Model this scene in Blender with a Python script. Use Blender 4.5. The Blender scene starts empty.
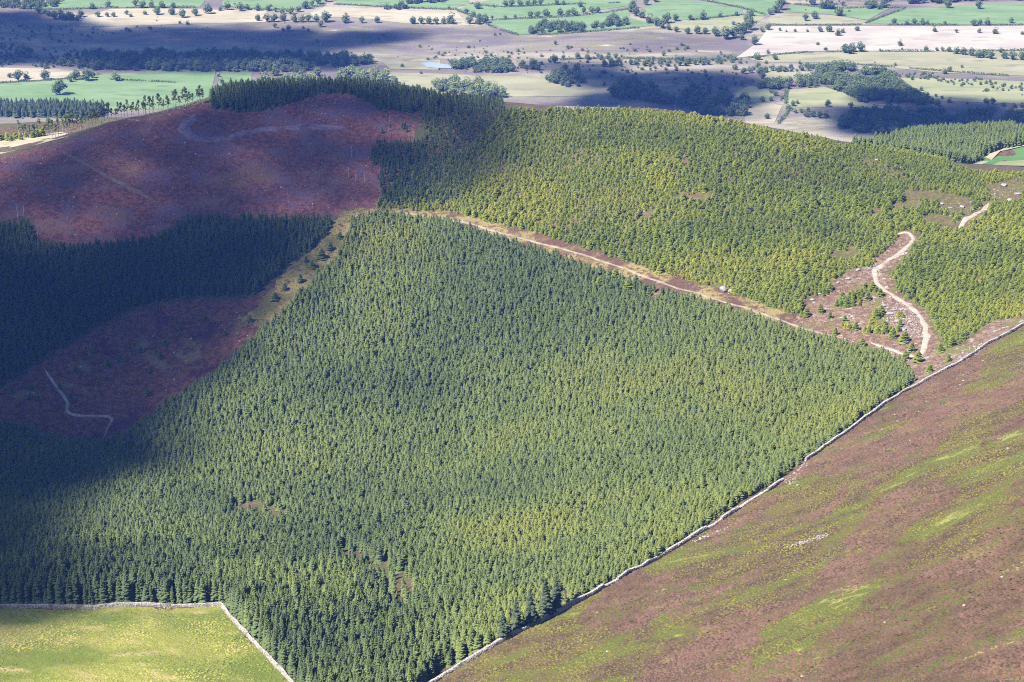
import bpy, bmesh, math, random
import numpy as np
from mathutils import Vector

# ------------------------------------------------------------------ camera, sky, sun, exposure
sc = bpy.context.scene
COL = sc.collection
CAM_Z, PITCH, FPX, W, H = 550.0, math.radians(20.0), 2053.0, 1024, 682
cd = bpy.data.cameras.new('camera'); cam = bpy.data.objects.new('camera', cd); COL.objects.link(cam)
cam.location = (0, 0, CAM_Z); cam.rotation_euler = (math.pi/2 - PITCH, 0, 0)
cd.sensor_width = 36.0; cd.lens = 36.0*FPX/W; cd.clip_start = 1.0; cd.clip_end = 40000.0
sc.camera = cam
SUN_EL, SUN_AZ = math.radians(50.0), math.radians(-126.0)        # azimuth clockwise from +Y (the view direction)
SUN = Vector((math.sin(SUN_AZ)*math.cos(SUN_EL), math.cos(SUN_AZ)*math.cos(SUN_EL), math.sin(SUN_EL)))
wd = bpy.data.worlds.new('World'); sc.world = wd; wd.use_nodes = True
nt = wd.node_tree; nt.nodes.clear()
sky = nt.nodes.new('ShaderNodeTexSky'); sky.sky_type = 'NISHITA'; sky.sun_disc = False
sky.sun_elevation = SUN_EL; sky.sun_rotation = SUN_AZ % (2*math.pi); sky.air_density = 1.0; sky.dust_density = 0.0; sky.ozone_density = 3.5
bg = nt.nodes.new('ShaderNodeBackground'); bg.inputs[1].default_value = 0.05
wo = nt.nodes.new('ShaderNodeOutputWorld'); nt.links.new(sky.outputs[0], bg.inputs[0]); nt.links.new(bg.outputs[0], wo.inputs[0])
ld = bpy.data.lights.new('sun', 'SUN'); ld.energy = 5.0; ld.angle = math.radians(0.53); ld.color = (1.0, 0.95, 0.86)
sun = bpy.data.objects.new('sun', ld); COL.objects.link(sun); sun.rotation_euler = (-SUN).to_track_quat('-Z', 'Y').to_euler()
sun.location = SUN*3000
sc.view_settings.view_transform = 'Standard'; sc.view_settings.look = 'None'; sc.view_settings.gamma = 1.0
sc.view_settings.exposure = 2.15
sc.cycles.use_denoising = False; sc.cycles.filter_width = 1.1; sc.cycles.max_bounces = 5; sc.cycles.diffuse_bounces = 2; sc.cycles.transparent_max_bounces = 16; sc.cycles.volume_bounces = 0

rng = np.random.default_rng(7); random.seed(7)

# ------------------------------------------------------------------ maths helpers
def hash2(ix, iy, seed):
    n = (ix.astype(np.int64)*374761393 + iy.astype(np.int64)*668265263 + seed*1442695041) & 0x7fffffff
    n = ((n ^ (n >> 13))*1274126177) & 0x7fffffff
    return ((n ^ (n >> 16)) & 0xffff)/65535.0
def vnoise(x, y, scale, seed):
    x = np.asarray(x, float)/scale; y = np.asarray(y, float)/scale
    ix = np.floor(x); iy = np.floor(y); fx = x-ix; fy = y-iy
    fx = fx*fx*fx*(fx*(fx*6-15)+10); fy = fy*fy*fy*(fy*(fy*6-15)+10)
    a = hash2(ix, iy, seed); b = hash2(ix+1, iy, seed); c = hash2(ix, iy+1, seed); d = hash2(ix+1, iy+1, seed)
    return (a*(1-fx)+b*fx)*(1-fy)+(c*(1-fx)+d*fx)*fy
def fbm(x, y, scale, seed, octs=4):
    s = 0; amp = 1; tot = 0
    for k in range(octs):
        s = s+amp*vnoise(x, y, scale/2**k, seed+k*17); tot += amp; amp *= 0.5
    return s/tot
def sstep(a, b, x):
    t = np.clip((x-a)/(b-a), 0, 1); return t*t*(3-2*t)
def pdir(px, py):
    """unit direction of the ray through a pixel of the photograph"""
    u = (np.asarray(px, float)-W/2)/FPX; v = (H/2-np.asarray(py, float))/FPX
    c, s = math.cos(PITCH), math.sin(PITCH)
    d = np.stack([u, c+v*s, -s+v*c], -1)
    return d/np.linalg.norm(d, axis=-1, keepdims=True)
def pix(px, py, d): return pdir(px, py)*d+np.array([0, 0, CAM_Z])

# ------------------------------------------------------------------ the lie of the land: known points, then a thin-plate surface
CP = [(0,682,700),(150,645,722),(280,680,700),(430,680,690),(0,600,790),(150,550,850),(300,600,775),(350,550,860),(250,505,940),
      (100,435,1075),(60,390,1120),(0,330,1165),(100,300,1200),(200,280,1215),(300,245,1255),(0,240,1270),(150,215,1300),(350,215,1285),
      (100,170,1345),(200,135,1400),(0,172,1370),(450,150,1395),(600,200,1275),(600,150,1360),(450,215,1285),(600,265,1195),
      (750,305,1110),(750,200,1270),(900,250,1195),(900,340,1050),(1000,210,1300),(1000,300,1110),(1020,330,1010),(900,390,955),
      (800,460,868),(700,530,792),(600,590,738),(500,645,700),(300,400,1065),(500,400,1055),(700,400,985),(400,300,1175),(400,480,960),
      (600,480,905),(550,300,1155),(500,560,815),(600,682,640),(800,682,570),(1024,682,505),(1024,500,660),(1024,400,820),(900,560,660),
      (800,560,705),(-150,640,735),(-150,400,1120),(-150,250,1270),(1170,300,1050),(1170,450,690),(1170,230,1240)]
RIDGE = [(-150,200,1400),(0,158,1410),(60,143,1420),(120,122,1440),(210,100,1465),(250,91,1475),(300,88,1480),(350,89,1482),(400,93,1485),(480,104,1485),(560,107,1490),(650,109,1490),
         (720,118,1470),(800,133,1440),(850,146,1420),(900,165,1390),(960,178,1370),(1024,185,1355),(1150,195,1340)]
near_ = lambda d: d if d < 1000 else 1000+(d-1000)*.72
def pixn(x, y, d): return pix(x, y, near_(d))
P = [pixn(*c) for c in CP]+[pixn(*c) for c in RIDGE]
for (x, y, d) in RIDGE:
    q = pixn(x, y, d); n = q[:2]/np.linalg.norm(q[:2])
    if x >= 250 and x < 850:
        for dd, dz in ((120, -46), (300, -115), (520, -190)):
            P.append(np.array([*(q[:2]+n*dd), max(q[2]+dz, 4)]))
P += [pixn(-150,170,1520), pixn(0,146,1530), pixn(70,137,1540), pixn(140,121,1550), pixn(0,128,1640), pixn(100,118,1680)]
P += [pixn(905,160,1640), pixn(960,160,1660), pixn(1024,166,1600), pixn(890,139,1760), pixn(1000,134,1790), pixn(1060,136,1790), pixn(1150,150,1700)]
P += [np.array(v, float) for v in ((0,-250,560),(0,0,470),(250,0,500),(-250,0,430),(0,220,395),(140,230,410),(-160,230,330),(-700,700,190),(-700,1300,170),
      (700,700,330),(700,1300,230),(600,200,480),(-600,200,330),(-150,450,265),(-700,1800,60),(700,1800,70),(-350,1900,70),(0,1980,10),(350,2000,20),(-900,1200,150),(900,1200,240))]
P = np.array(P)
def _dl(x, y, pl):
    d = np.full(np.shape(x), 1e9)
    for a, b in zip(pl[:-1], pl[1:]):
        ab = np.array(b)-np.array(a); t = np.clip(((x-a[0])*ab[0]+(y-a[1])*ab[1])/(ab@ab), 0, 1); d = np.minimum(d, np.hypot(x-a[0]-t*ab[0], y-a[1]-t*ab[1]))
    return d
def tps(r2): return r2*np.log(r2+1e-9)*0.5
S = 500.0
A_ = np.zeros((len(P)+3,)*2); q = P[:, :2]/S
A_[:len(P), :len(P)] = tps(((q[:, None]-q[None])**2).sum(-1))+np.eye(len(P))*2e-4
A_[:len(P), len(P)] = 1; A_[:len(P), len(P)+1:] = q; A_[len(P):, :len(P)] = A_[:len(P), len(P):].T
WT = np.linalg.solve(A_, np.r_[P[:, 2], 0, 0, 0])
RAV = [pixn(*c)[:2] for c in ((60,430,1075),(100,437,1075),(180,475,1000),(250,507,935),(345,552,858),(405,594,795),(428,640,735),(440,690,680))]
def land(x, y):
    sh = np.shape(x); x = np.ravel(x).astype(float); y = np.ravel(y).astype(float); out = np.empty(len(x))
    for i in range(0, len(x), 40000):
        g = np.stack([np.clip(x[i:i+40000], -1000, 1000), np.clip(y[i:i+40000], -300, 2300)], -1)/S
        out[i:i+40000] = tps(((g[:, None]-q[None])**2).sum(-1))@WT[:len(P)]+WT[len(P)]+g@WT[len(P)+1:]
    rough = (fbm(x, y, 46, 3, 4)-.5)*4.2+(fbm(x, y, 9, 5, 2)-.5)*0.7
    rough -= 3.0*np.exp(-(_dl(x, y, RAV)/13.0)**2)
    w = sstep(1950, 2130, y)
    plain = (fbm(x, y, 520, 11, 2)-.5)*13.0*sstep(2100, 2400, y)
    out = np.clip(out, 0, 640)+rough*(1-w)
    return (out*(1-w)+plain*w).reshape(sh)
def span(a, b, s): return np.arange(a, b, s)
def grow(a, b, s0, k=1.35):
    r = []; v = a; s = s0
    while v < b: r.append(v); v += s; s *= k
    r.append(b); return np.array(r)
gx = np.r_[-grow(1000, 14000, 30)[::-1], span(-988, -440, 12), span(-440, 440, 2.5), span(440, 990, 12), grow(1000, 14000, 30)]
gy = np.r_[span(-300, 380, 20), span(380, 1560, 2.5), span(1560, 2000, 8), span(2000, 3500, 12), grow(3500, 22000, 40)]
GX, GY = np.meshgrid(gx, gy); GZ = land(GX, GY)
def ground(x, y):
    x = np.asarray(x, float); y = np.asarray(y, float)
    i = np.clip(np.searchsorted(gx, x)-1, 0, len(gx)-2); j = np.clip(np.searchsorted(gy, y)-1, 0, len(gy)-2)
    u = (x-gx[i])/(gx[i+1]-gx[i]); v = (y-gy[j])/(gy[j+1]-gy[j])
    return (GZ[j, i]*(1-u)+GZ[j, i+1]*u)*(1-v)+(GZ[j+1, i]*(1-u)+GZ[j+1, i+1]*u)*v
def hit(px, py, dmin=380.0):
    """where the ray through a pixel first meets the ground"""
    d = pdir(px, py); t = np.arange(dmin, 6500, 3.0)
    p = d[None]*t[:, None]+np.array([0, 0, CAM_Z])
    k = np.argmax(p[:, 2] < ground(p[:, 0], p[:, 1]))
    a, b = t[max(k-1, 0)], t[k]
    for _ in range(18):
        m = (a+b)/2; p = d*m
        if p[2]+CAM_Z < ground(p[0], p[1]): b = m
        else: a = m
    p = d*b; return np.array([p[0], p[1], float(ground(p[0], p[1]))])
def hits(pts, dmin=380.0): return np.array([hit(p[0], p[1], dmin) for p in pts])
def project(p):
    p = np.asarray(p, float)-np.array([0, 0, CAM_Z]); c, s = math.cos(PITCH), math.sin(PITCH)
    dep = p[..., 1]*c-p[..., 2]*s; up = p[..., 1]*s+p[..., 2]*c
    return np.stack([W/2+FPX*p[..., 0]/dep, H/2-FPX*up/dep, dep], -1)
def inside(x, y, poly):
    x = np.asarray(x); y = np.asarray(y); c = np.zeros(x.shape, bool); n = len(poly)
    for i in range(n):
        x1, y1 = poly[i][:2]; x2, y2 = poly[(i+1) % n][:2]
        if y1 == y2: continue
        c ^= ((y1 > y) != (y2 > y)) & (x < (x2-x1)*(y-y1)/(y2-y1)+x1)
    return c
def dist_line(x, y, pl, closed=False):
    d = np.full(np.shape(x), 1e9); n = len(pl)
    for i in range(n if closed else n-1):
        a = pl[i][:2]; b = pl[(i+1) % n][:2]; ab = np.array(b)-np.array(a); L = (ab**2).sum()+1e-9
        t = np.clip(((x-a[0])*ab[0]+(y-a[1])*ab[1])/L, 0, 1)
        d = np.minimum(d, np.hypot(x-a[0]-t*ab[0], y-a[1]-t*ab[1]))
    return d
def smooth(pl, step=2.0, loops=3):
    pl = np.asarray(pl)[:, :2]
    for _ in range(loops):
        a = pl[:-1]*.75+pl[1:]*.25; b = pl[:-1]*.25+pl[1:]*.75
        pl = np.r_[pl[:1], np.stack([a, b], 1).reshape(-1, 2), pl[-1:]]
    L = np.r_[0, np.cumsum(np.hypot(*np.diff(pl, axis=0).T))]; s = np.arange(0, L[-1], step)
    return np.stack([np.interp(s, L, pl[:, 0]), np.interp(s, L, pl[:, 1])], -1)

# zones of the hill, outlined in the photograph and laid down onto the land
ZP = {
 'moor':   [(290,720),(430,681),(500,645),(600,590),(700,533),(775,485),(807,461),(900,392),(960,360),(1024,326),(1180,230),(1300,420),(1300,760),(600,800)],
 'meadow': [(-160,610),(0,608),(110,608),(222,606),(250,640),(293,684),(320,716),(280,780),(-200,780)],
 'fell':   [(-160,205),(0,158),(60,143),(120,122),(210,103),(300,92),(372,96),(400,106),(415,125),(408,155),(390,190),(378,207),(335,216),(250,218),(190,216),(150,238),(70,245),(40,242),(30,215),(-160,245)],
 'clear':  [(-160,440),(-60,415),(0,392),(60,352),(130,312),(200,300),(258,298),(300,262),(330,236),(338,216),(376,208),(352,228),(330,262),(285,305),(240,345),(200,380),(160,408),(130,428),(112,442),(40,436),(38,420),(0,424),(-160,450)],
 'strip':  [(378,206),(340,214),(328,232),(298,258),(262,292),(240,318),(258,330),(285,307),(332,264),(354,230)],
 'young':  [(400,206),(440,160),(510,112),(560,110),(650,112),(720,121),(800,136),(850,146),(905,150),(950,165),(1024,176),(1110,182),(1110,270),(1024,318),(960,345),(905,338),(830,325),(760,304),(680,278),(600,252),(520,229),(440,210)],
 'ride':   [(335,222),(345,208),(440,208),(520,228),(600,250),(680,276),(760,302),(830,322),(905,338),(925,345),(915,372),(880,352),(830,345),(760,325),(700,308),(640,292),(600,278),(560,264),(500,243),(440,225),(380,214),(350,224)],
 'bare':   [(790,322),(815,298),(845,275),(872,262),(886,246),(908,230),(918,240),(898,262),(884,272),(895,292),(925,312),(936,340),(960,346),(1000,318),(1024,300),(1040,320),(960,362),(915,388),(890,360),(850,348)],
}
ZW = {k: hits(v) for k, v in ZP.items()}
def zone(x, y, k, wob=2.0):
    dx = (fbm(x, y, 14, 31, 3)-.5)*4*wob; dy = (fbm(x, y, 14, 57, 3)-.5)*4*wob
    return inside(x+dx, y+dy, ZW[k])
PATHS = {
 'gravel_path': ([(988,203),(984,210),(974,215),(963,221),(958,230)], 3.6),
 'zigzag': ([(896,234),(908,231),(915,238),(907,248),(893,258),(880,266),(873,273),(877,284),(892,295),(907,304),(920,315),(927,330),(925,345),(919,358)], 3.1),
 'fork': ([(919,357),(904,354),(890,349),(868,341)], 2.6),
 'forest_road': ([(392,211),(440,216),(520,238),(580,253),(625,268),(690,291),(740,307),(800,327),(850,340)], 1.7),
 'stream_path': ([(44,368),(52,381),(62,393),(68,404),(66,412),(78,416),(92,416),(107,416),(113,420),(107,429),(102,441)], 1.9),
 'brash_track': ([(345,128),(300,127),(260,130),(212,141),(188,138),(183,126),(196,113)], 7.0),
 'fell_track': ([(62,150),(82,162),(105,176),(135,190),(162,204)], 3.6),
}
PW = {k: (smooth(hits(v[0])), v[1]) for k, v in PATHS.items()}
near_path = lambda x, y: np.min([dist_line(x, y, pl[::4])-w/2 for pl, w in PW.values()], axis=0)

# ------------------------------------------------------------------ material helpers
class NB:
    def __init__(s, name):
        s.m = bpy.data.materials.new(name); s.m.use_nodes = True; s.t = s.m.node_tree; s.t.nodes.clear()
        s.out = s.n('ShaderNodeOutputMaterial')
    def n(s, ty, **kw):
        nd = s.t.nodes.new(ty)
        for k, v in kw.items(): setattr(nd, k, v)
        return nd
    def set(s, sock, v):
        if hasattr(v, 'is_linked') or isinstance(v, bpy.types.NodeSocket): s.t.links.new(v, sock)
        elif isinstance(v, (tuple, list)) and len(v) == 3 and sock.type == 'RGBA': sock.default_value = (*v, 1)
        else: sock.default_value = v
    def mix(s, f, a, b, blend='MIX'):
        nd = s.n('ShaderNodeMix', data_type='RGBA', blend_type=blend)
        s.set(nd.inputs[0], f); s.set(nd.inputs[6], a); s.set(nd.inputs[7], b); return nd.outputs[2]
    def math(s, op, a, b=0.0, c=None):
        nd = s.n('ShaderNodeMath', operation=op); s.set(nd.inputs[0], a); s.set(nd.inputs[1], b)
        if c is not None: s.set(nd.inputs[2], c)
        return nd.outputs[0]
    def coord(s): return s.n('ShaderNodeNewGeometry').outputs['Position']
    def mapv(s, v, scale=(1,1,1), rot=0.0):
        nd = s.n('ShaderNodeMapping'); s.set(nd.inputs[0], v); nd.inputs['Scale'].default_value = scale; nd.inputs['Rotation'].default_value = (0, 0, rot); return nd.outputs[0]
    def noise(s, v, scale, detail=3.0, rough=0.55, dist=0.0):
        nd = s.n('ShaderNodeTexNoise'); s.set(nd.inputs['Vector'], v); nd.inputs['Scale'].default_value = scale
        nd.inputs['Detail'].default_value = detail; nd.inputs['Roughness'].default_value = rough; nd.inputs['Distortion'].default_value = dist; return nd.outputs[0]
    def ramp(s, f, a, b, smooth=True):
        nd = s.n('ShaderNodeMapRange', interpolation_type='SMOOTHSTEP' if smooth else 'LINEAR'); s.set(nd.inputs[0], f)
        nd.inputs[1].default_value = a; nd.inputs[2].default_value = b; return nd.outputs[0]
    def attr(s, name, kind='GEOMETRY'): return s.n('ShaderNodeAttribute', attribute_name=name, attribute_type=kind)
    def finish(s, col, rough=0.9, bump=None, bs=0.5, bd=0.3, trans=None, gain=1.0):
        if gain != 1.0: col = s.mix(1.0, col, (gain,)*3, 'MULTIPLY')
        b = s.n('ShaderNodeBsdfPrincipled'); s.set(b.inputs['Base Color'], col); s.set(b.inputs['Roughness'], rough)
        b.inputs['Specular IOR Level'].default_value = 0.15
        if bump is not None:
            bn = s.n('ShaderNodeBump'); bn.inputs['Strength'].default_value = bs; bn.inputs['Distance'].default_value = bd
            s.set(bn.inputs['Height'], bump); s.t.links.new(bn.outputs[0], b.inputs['Normal'])
        sh = b.outputs[0]
        if trans is not None:
            tr = s.n('ShaderNodeBsdfTranslucent'); s.set(tr.inputs[0], col); mx = s.n('ShaderNodeMixShader'); mx.inputs[0].default_value = trans
            s.t.links.new(sh, mx.inputs[1]); s.t.links.new(tr.outputs[0], mx.inputs[2]); sh = mx.outputs[0]
        s.t.links.new(sh, s.out.inputs[0]); return s.m
def two_tone(name, a, b, scale, rough=0.9, bump=0.3, c=None, cs=1.0, stretch=(1,1,1), rot=0.0, gain=.36):
    k = NB(name); v = k.mapv(k.coord(), stretch, rot); f = k.ramp(k.noise(v, scale, 5), .35, .65); col = k.mix(f, a, b)
    if c: col = k.mix(k.ramp(k.noise(v, cs, 4), .52, .68), col, c)
    return k.finish(col, rough, k.noise(v, scale*6, 3), bump, 0.3, gain=gain)
def foliage(name, lo, hi, third, trans=0.25):
    """two leaf colours blended by the tree's own 'tint'"""
    k = NB(name); t = k.attr('tint', 'INSTANCER').outputs['Fac']
    col = k.mix(k.ramp(t, 0.0, .6, False), lo, hi); col = k.mix(k.ramp(t, .6, 1.0, False), col, third)
    col = k.mix(k.math('MULTIPLY', k.noise(k.coord(), .9, 2), .45), col, (lo[0]*.5, lo[1]*.55, lo[2]*.5))
    return k.finish(col, .75, trans=trans)
M = {}
M['spruce'] = foliage('spruce_needles', (.062,.090,.042), (.162,.203,.062), (.232,.240,.050), .45)
M['dark'] = foliage('dark_spruce_needles', (.045,.060,.034), (.06,.08,.036), (.09,.11,.04), .25)
M['young'] = foliage('young_conifer_needles', (.122,.160,.038), (.220,.252,.040), (.320,.308,.045), .45)
M['leaf'] = foliage('broadleaf_leaves', (.095,.130,.060), (.14,.185,.075), (.25,.28,.12), .42)
M['bark'] = two_tone('bark', (.10,.075,.055), (.17,.13,.10), 3.0)
M['pale_bark'] = two_tone('weathered_bark', (.60,.52,.46), (.85,.77,.68), 2.0)
M['stone'] = two_tone('wall_stone', (.32,.28,.25), (.86,.79,.73), 1.8, c=(.27,.25,.20), cs=.3)
M['rock'] = two_tone('pale_rock', (.34,.30,.28), (.56,.51,.48), 1.2)
M['path'] = two_tone('path_gravel', (.46,.37,.29), (.62,.53,.44), .35, c=(.40,.27,.20), cs=.12)
M['road'] = two_tone('forest_road_gravel', (.30,.24,.19), (.45,.38,.30), .2, c=(.25,.22,.12), cs=.07)
M['track'] = two_tone('brash_track', (.22,.14,.20), (.36,.25,.32), .4, c=(.20,.10,.10), cs=.12)
M['fell_track'] = two_tone('fell_track', (.24,.16,.13), (.32,.22,.16), .3, c=(.22,.10,.09), cs=.1)
def tuft_mat(name, cols):
    k = NB(name); t = k.attr('tint', 'INSTANCER').outputs['Fac']; col = cols[0]; n = len(cols)-1
    for i in range(1, n+1): col = k.mix(k.ramp(t, (i-1)/n, i/n, False), col, cols[i])
    return k.finish(col, .9, gain=.40)
M['heather'] = tuft_mat('heather_tuft', [(.080,.050,.026), (.142,.086,.048), (.200,.110,.080), (.20,.190,.026), (.42,.38,.07)])
M['brash'] = tuft_mat('brash', [(.12,.048,.050), (.24,.10,.082), (.36,.165,.13), (.34,.24,.26), (.85,.76,.76)])

# ------------------------------------------------------------------ object helpers
def mesh_obj(name, verts, faces, mats, parent=None, smooth_=False, fm=None, link=True):
    me = bpy.data.meshes.new(name); me.from_pydata([tuple(v) for v in np.asarray(verts, float).tolist()], [], faces)
    for m in (mats if isinstance(mats, (list, tuple)) else [mats]): me.materials.append(m)
    if fm is not None: me.polygons.foreach_set('material_index', np.asarray(fm, np.int32))
    if smooth_: me.polygons.foreach_set('use_smooth', np.ones(len(me.polygons), bool))
    o = bpy.data.objects.new(name, me)
    if link: COL.objects.link(o)
    if parent is not None: o.parent = parent
    return o
def tag(o, label=None, cat=None, group=None, kind=None):
    if label: o['label'] = label
    if cat: o['category'] = cat
    if group: o['group'] = group
    if kind: o['kind'] = kind
    return o
def empty(name, loc, rz=0.0, s=1.0):
    o = bpy.data.objects.new(name, None); COL.objects.link(o); o.location = loc; o.rotation_euler = (0, 0, rz); o.scale = (s, s, s); o.empty_display_size = 1; return o

# ------------------------------------------------------------------ the ground sheet
nx, ny = len(gx), len(gy)
idx = np.arange(nx*ny).reshape(ny, nx)
quads = np.stack([idx[:-1, :-1], idx[:-1, 1:], idx[1:, 1:], idx[1:, :-1]], -1).reshape(-1, 4)
me = bpy.data.meshes.new('ground')
me.vertices.add(nx*ny); me.vertices.foreach_set('co', np.stack([GX, GY, GZ], -1).ravel())
me.loops.add(quads.size); me.loops.foreach_set('vertex_index', quads.ravel().astype(np.int32))
me.polygons.add(len(quads)); me.polygons.foreach_set('loop_start', np.arange(0, quads.size, 4, dtype=np.int32))
me.polygons.foreach_set('use_smooth', np.ones(len(quads), bool))
me.update(calc_edges=True)
fx, fy = GX.ravel(), GY.ravel()
sel = (np.abs(fx) < 700) & (fy < 2000)
for k in ZW:
    a = np.zeros(nx*ny, np.float32); a[sel] = zone(fx[sel], fy[sel], k, 3.0 if k in ('fell', 'young', 'strip') else 1.2).astype(np.float32)
    if k == 'moor': a[(fy < 430)] = 1.0
    at = me.attributes.new(k, 'FLOAT', 'POINT'); at.data.foreach_set('value', a)
at = me.attributes.new('plain', 'FLOAT', 'POINT'); at.data.foreach_set('value', sstep(1880, 2040, fy).astype(np.float32))
k = NB('hill_ground'); v = k.coord()
n1 = k.noise(v, .05, 5); n2 = k.noise(v, .35, 4); n3 = k.noise(v, 1.6, 3)
floor_c = k.mix(k.ramp(n2, .4, .6), (.12,.075,.05), (.20,.14,.075)); floor_c = k.mix(k.ramp(n1, .5, .62), floor_c, (.13,.13,.04))
mv = k.mapv(v, (.50, 1.0, 1.0), math.radians(-62)); m1 = k.noise(mv, .045, 5, .6, .6); m2 = k.noise(mv, .16, 4)
moor_c = k.mix(k.ramp(n2, .36, .64), (.095,.062,.030), (.165,.102,.058)); moor_c = k.mix(k.ramp(k.noise(mv, .09, 4), .46, .62), moor_c, (.175,.135,.045))
moor_c = k.mix(k.ramp(m1, .50, .58), moor_c, (.145,.165,.025)); moor_c = k.mix(k.math('MULTIPLY', k.ramp(m1, .60, .66), k.ramp(m2, .5, .58)), moor_c, (.36,.36,.10))
moor_c = k.mix(k.math('MULTIPLY', k.ramp(n3, .5, .7), .5), moor_c, (.06,.04,.025))
gv = k.mapv(v, (.8, 1.3, 1.0), math.radians(25)); g1 = k.noise(gv, .045, 5, .6, .4)
mead_c = k.mix(k.ramp(g1, .36, .62), (.19,.24,.03), (.36,.36,.07)); mead_c = k.mix(k.ramp(k.noise(gv, .09, 4), .55, .68), mead_c, (.52,.42,.17))
mead_c = k.mix(k.math('MULTIPLY', k.ramp(n3, .45, .7), .55), mead_c, (.20,.19,.04))
fell_c = k.mix(k.ramp(n2, .38, .62), (.17,.068,.070), (.35,.140,.125)); fell_c = k.mix(k.ramp(n1, .50, .60), fell_c, (.23,.135,.19)); fell_c = k.mix(k.ramp(k.noise(v, .025, 4), .56, .66), fell_c, (.33,.18,.12))
clear_c = k.mix(k.ramp(n2, .38, .62), (.15,.055,.05), (.29,.135,.08)); clear_c = k.mix(k.ramp(n1, .60, .66), clear_c, (.30,.22,.10)); clear_c = k.mix(k.ramp(k.noise(v, .033, 4), .55, .62), clear_c, (.13,.035,.06))
ride_c = k.mix(k.ramp(n1, .44, .56), (.14,.075,.05), (.36,.29,.11)); ride_c = k.mix(k.ramp(n2, .5, .62), ride_c, (.17,.09,.065))
strip_c = k.mix(k.ramp(n1, .42, .58), (.20,.20,.055), (.44,.35,.13)); strip_c = k.mix(k.ramp(n2, .55, .65), strip_c, (.20,.10,.07))
young_c = k.mix(k.ramp(n2, .42, .6), (.14,.13,.04), (.22,.19,.065)); young_c = k.mix(k.ramp(n1, .52, .60), young_c, (.20,.11,.08))
bare_c = k.mix(k.ramp(n2, .42, .58), (.21,.12,.09), (.34,.24,.16)); strip_c = k.mix(k.ramp(n1, .42, .58), (.20,.20,.055), (.44,.35,.13)); strip_c = k.mix(k.ramp(n2, .55, .65), strip_c, (.20,.10,.07))
young_c = k.mix(k.ramp(n2, .42, .6), (.14,.13,.04), (.22,.19,.065)); young_c = k.mix(k.ramp(n1, .52, .60), young_c, (.20,.11,.08))
bare_c = k.mix(k.ramp(n1, .55, .62), bare_c, (.20,.20,.055)); strip_c = k.mix(k.ramp(n1, .42, .58), (.20,.20,.055), (.44,.35,.13)); strip_c = k.mix(k.ramp(n2, .55, .65), strip_c, (.20,.10,.07))
young_c = k.mix(k.ramp(n2, .42, .6), (.14,.13,.04), (.22,.19,.065)); young_c = k.mix(k.ramp(n1, .52, .60), young_c, (.20,.11,.08))
bare_c = k.mix(k.ramp(k.noise(v, .22, 5), .60, .66), bare_c, (.52,.45,.42))
pv = k.mapv(v, (.45, 1.2, 1.0)); p1 = k.noise(pv, .006, 6, .6, .5); p2 = k.noise(pv, .03, 5, .65)
plain_c = k.mix(k.ramp(p1, .42, .60), (.23,.185,.18), (.50,.44,.32)); plain_c = k.mix(k.ramp(p2, .47, .62), plain_c, (.31,.28,.17)); plain_c = k.mix(k.math('MULTIPLY', k.ramp(p2, .62, .72), .8), plain_c, (.74,.64,.52))
col = floor_c
for nm, c in (('young', young_c), ('ride', ride_c), ('bare', bare_c), ('clear', clear_c), ('fell', fell_c), ('strip', strip_c), ('meadow', mead_c), ('moor', moor_c), ('plain', plain_c)):
    col = k.mix(k.ramp(k.math('ADD', k.attr(nm).outputs['Fac'], k.math('MULTIPLY_ADD', n2, .5, -.25)), .4, .6), col, c)
me.materials.append(k.finish(col, .95, k.math('ADD', n2, k.math('MULTIPLY', n3, .5)), 0.8, 0.9, gain=.35))
gob = bpy.data.objects.new('ground', me); COL.objects.link(gob); tag(gob, 'rolling hillside falling to a wide flat valley floor', kind='structure')

# ------------------------------------------------------------------ ribbons: paths and tracks
def ribbon(name, pl, w, mat, label, lift=.12, seed=0):
    pl = np.asarray(pl); t = np.gradient(pl, axis=0); t /= np.linalg.norm(t, axis=1, keepdims=True)+1e-9; n = np.stack([-t[:, 1], t[:, 0]], -1)
    vs, fs, K = [], [], 5
    for i, p in enumerate(pl):
        ww = w*(.65+.75*float(vnoise(p[0], p[1], 7, 91+seed)))*min(1, .3+min(i, len(pl)-1-i)*.2); o = (float(vnoise(p[0], p[1], 5, 17+seed))-.5)*w*.4
        for j in range(K):
            a = p+n[i]*((j/(K-1)-.5)*ww+o); vs.append((a[0], a[1], float(ground(a[0], a[1]))+lift*(1 if 0 < j < K-1 else -.6)))
        if i:
            for j in range(K-1): fs.append(((i-1)*K+j, (i-1)*K+j+1, i*K+j+1, i*K+j))
    o = mesh_obj(name, vs, fs, mat, smooth_=True); return tag(o, label, kind='structure')
ribbon('path', PW['zigzag'][0], PW['zigzag'][1], M['path'], 'pale gravel path winding down the bare rocky slope', .25)
ribbon('path', PW['fork'][0], PW['fork'][1], M['path'], 'short sandy branch of the path meeting the forest road', .22, 1)
ribbon('path', PW['gravel_path'][0], PW['gravel_path'][1], M['path'], 'pale upper bend of the path among young conifers', .25, 2)
ribbon('road', PW['forest_road'][0], PW['forest_road'][1], M['road'], 'gravel forest road along the open ride', .2, 3)
ribbon('path', PW['stream_path'][0], PW['stream_path'][1], M['path'], 'thin pale path wriggling through the shaded brown clearing', .25, 4)
ribbon('track', PW['brash_track'][0], PW['brash_track'][1], M['track'], 'grey brash track curving across the felled hilltop', .25, 5)
ribbon('track', PW['fell_track'][0], PW['fell_track'][1], M['fell_track'], 'narrow track slanting down the felled slope', .25, 6)

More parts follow.
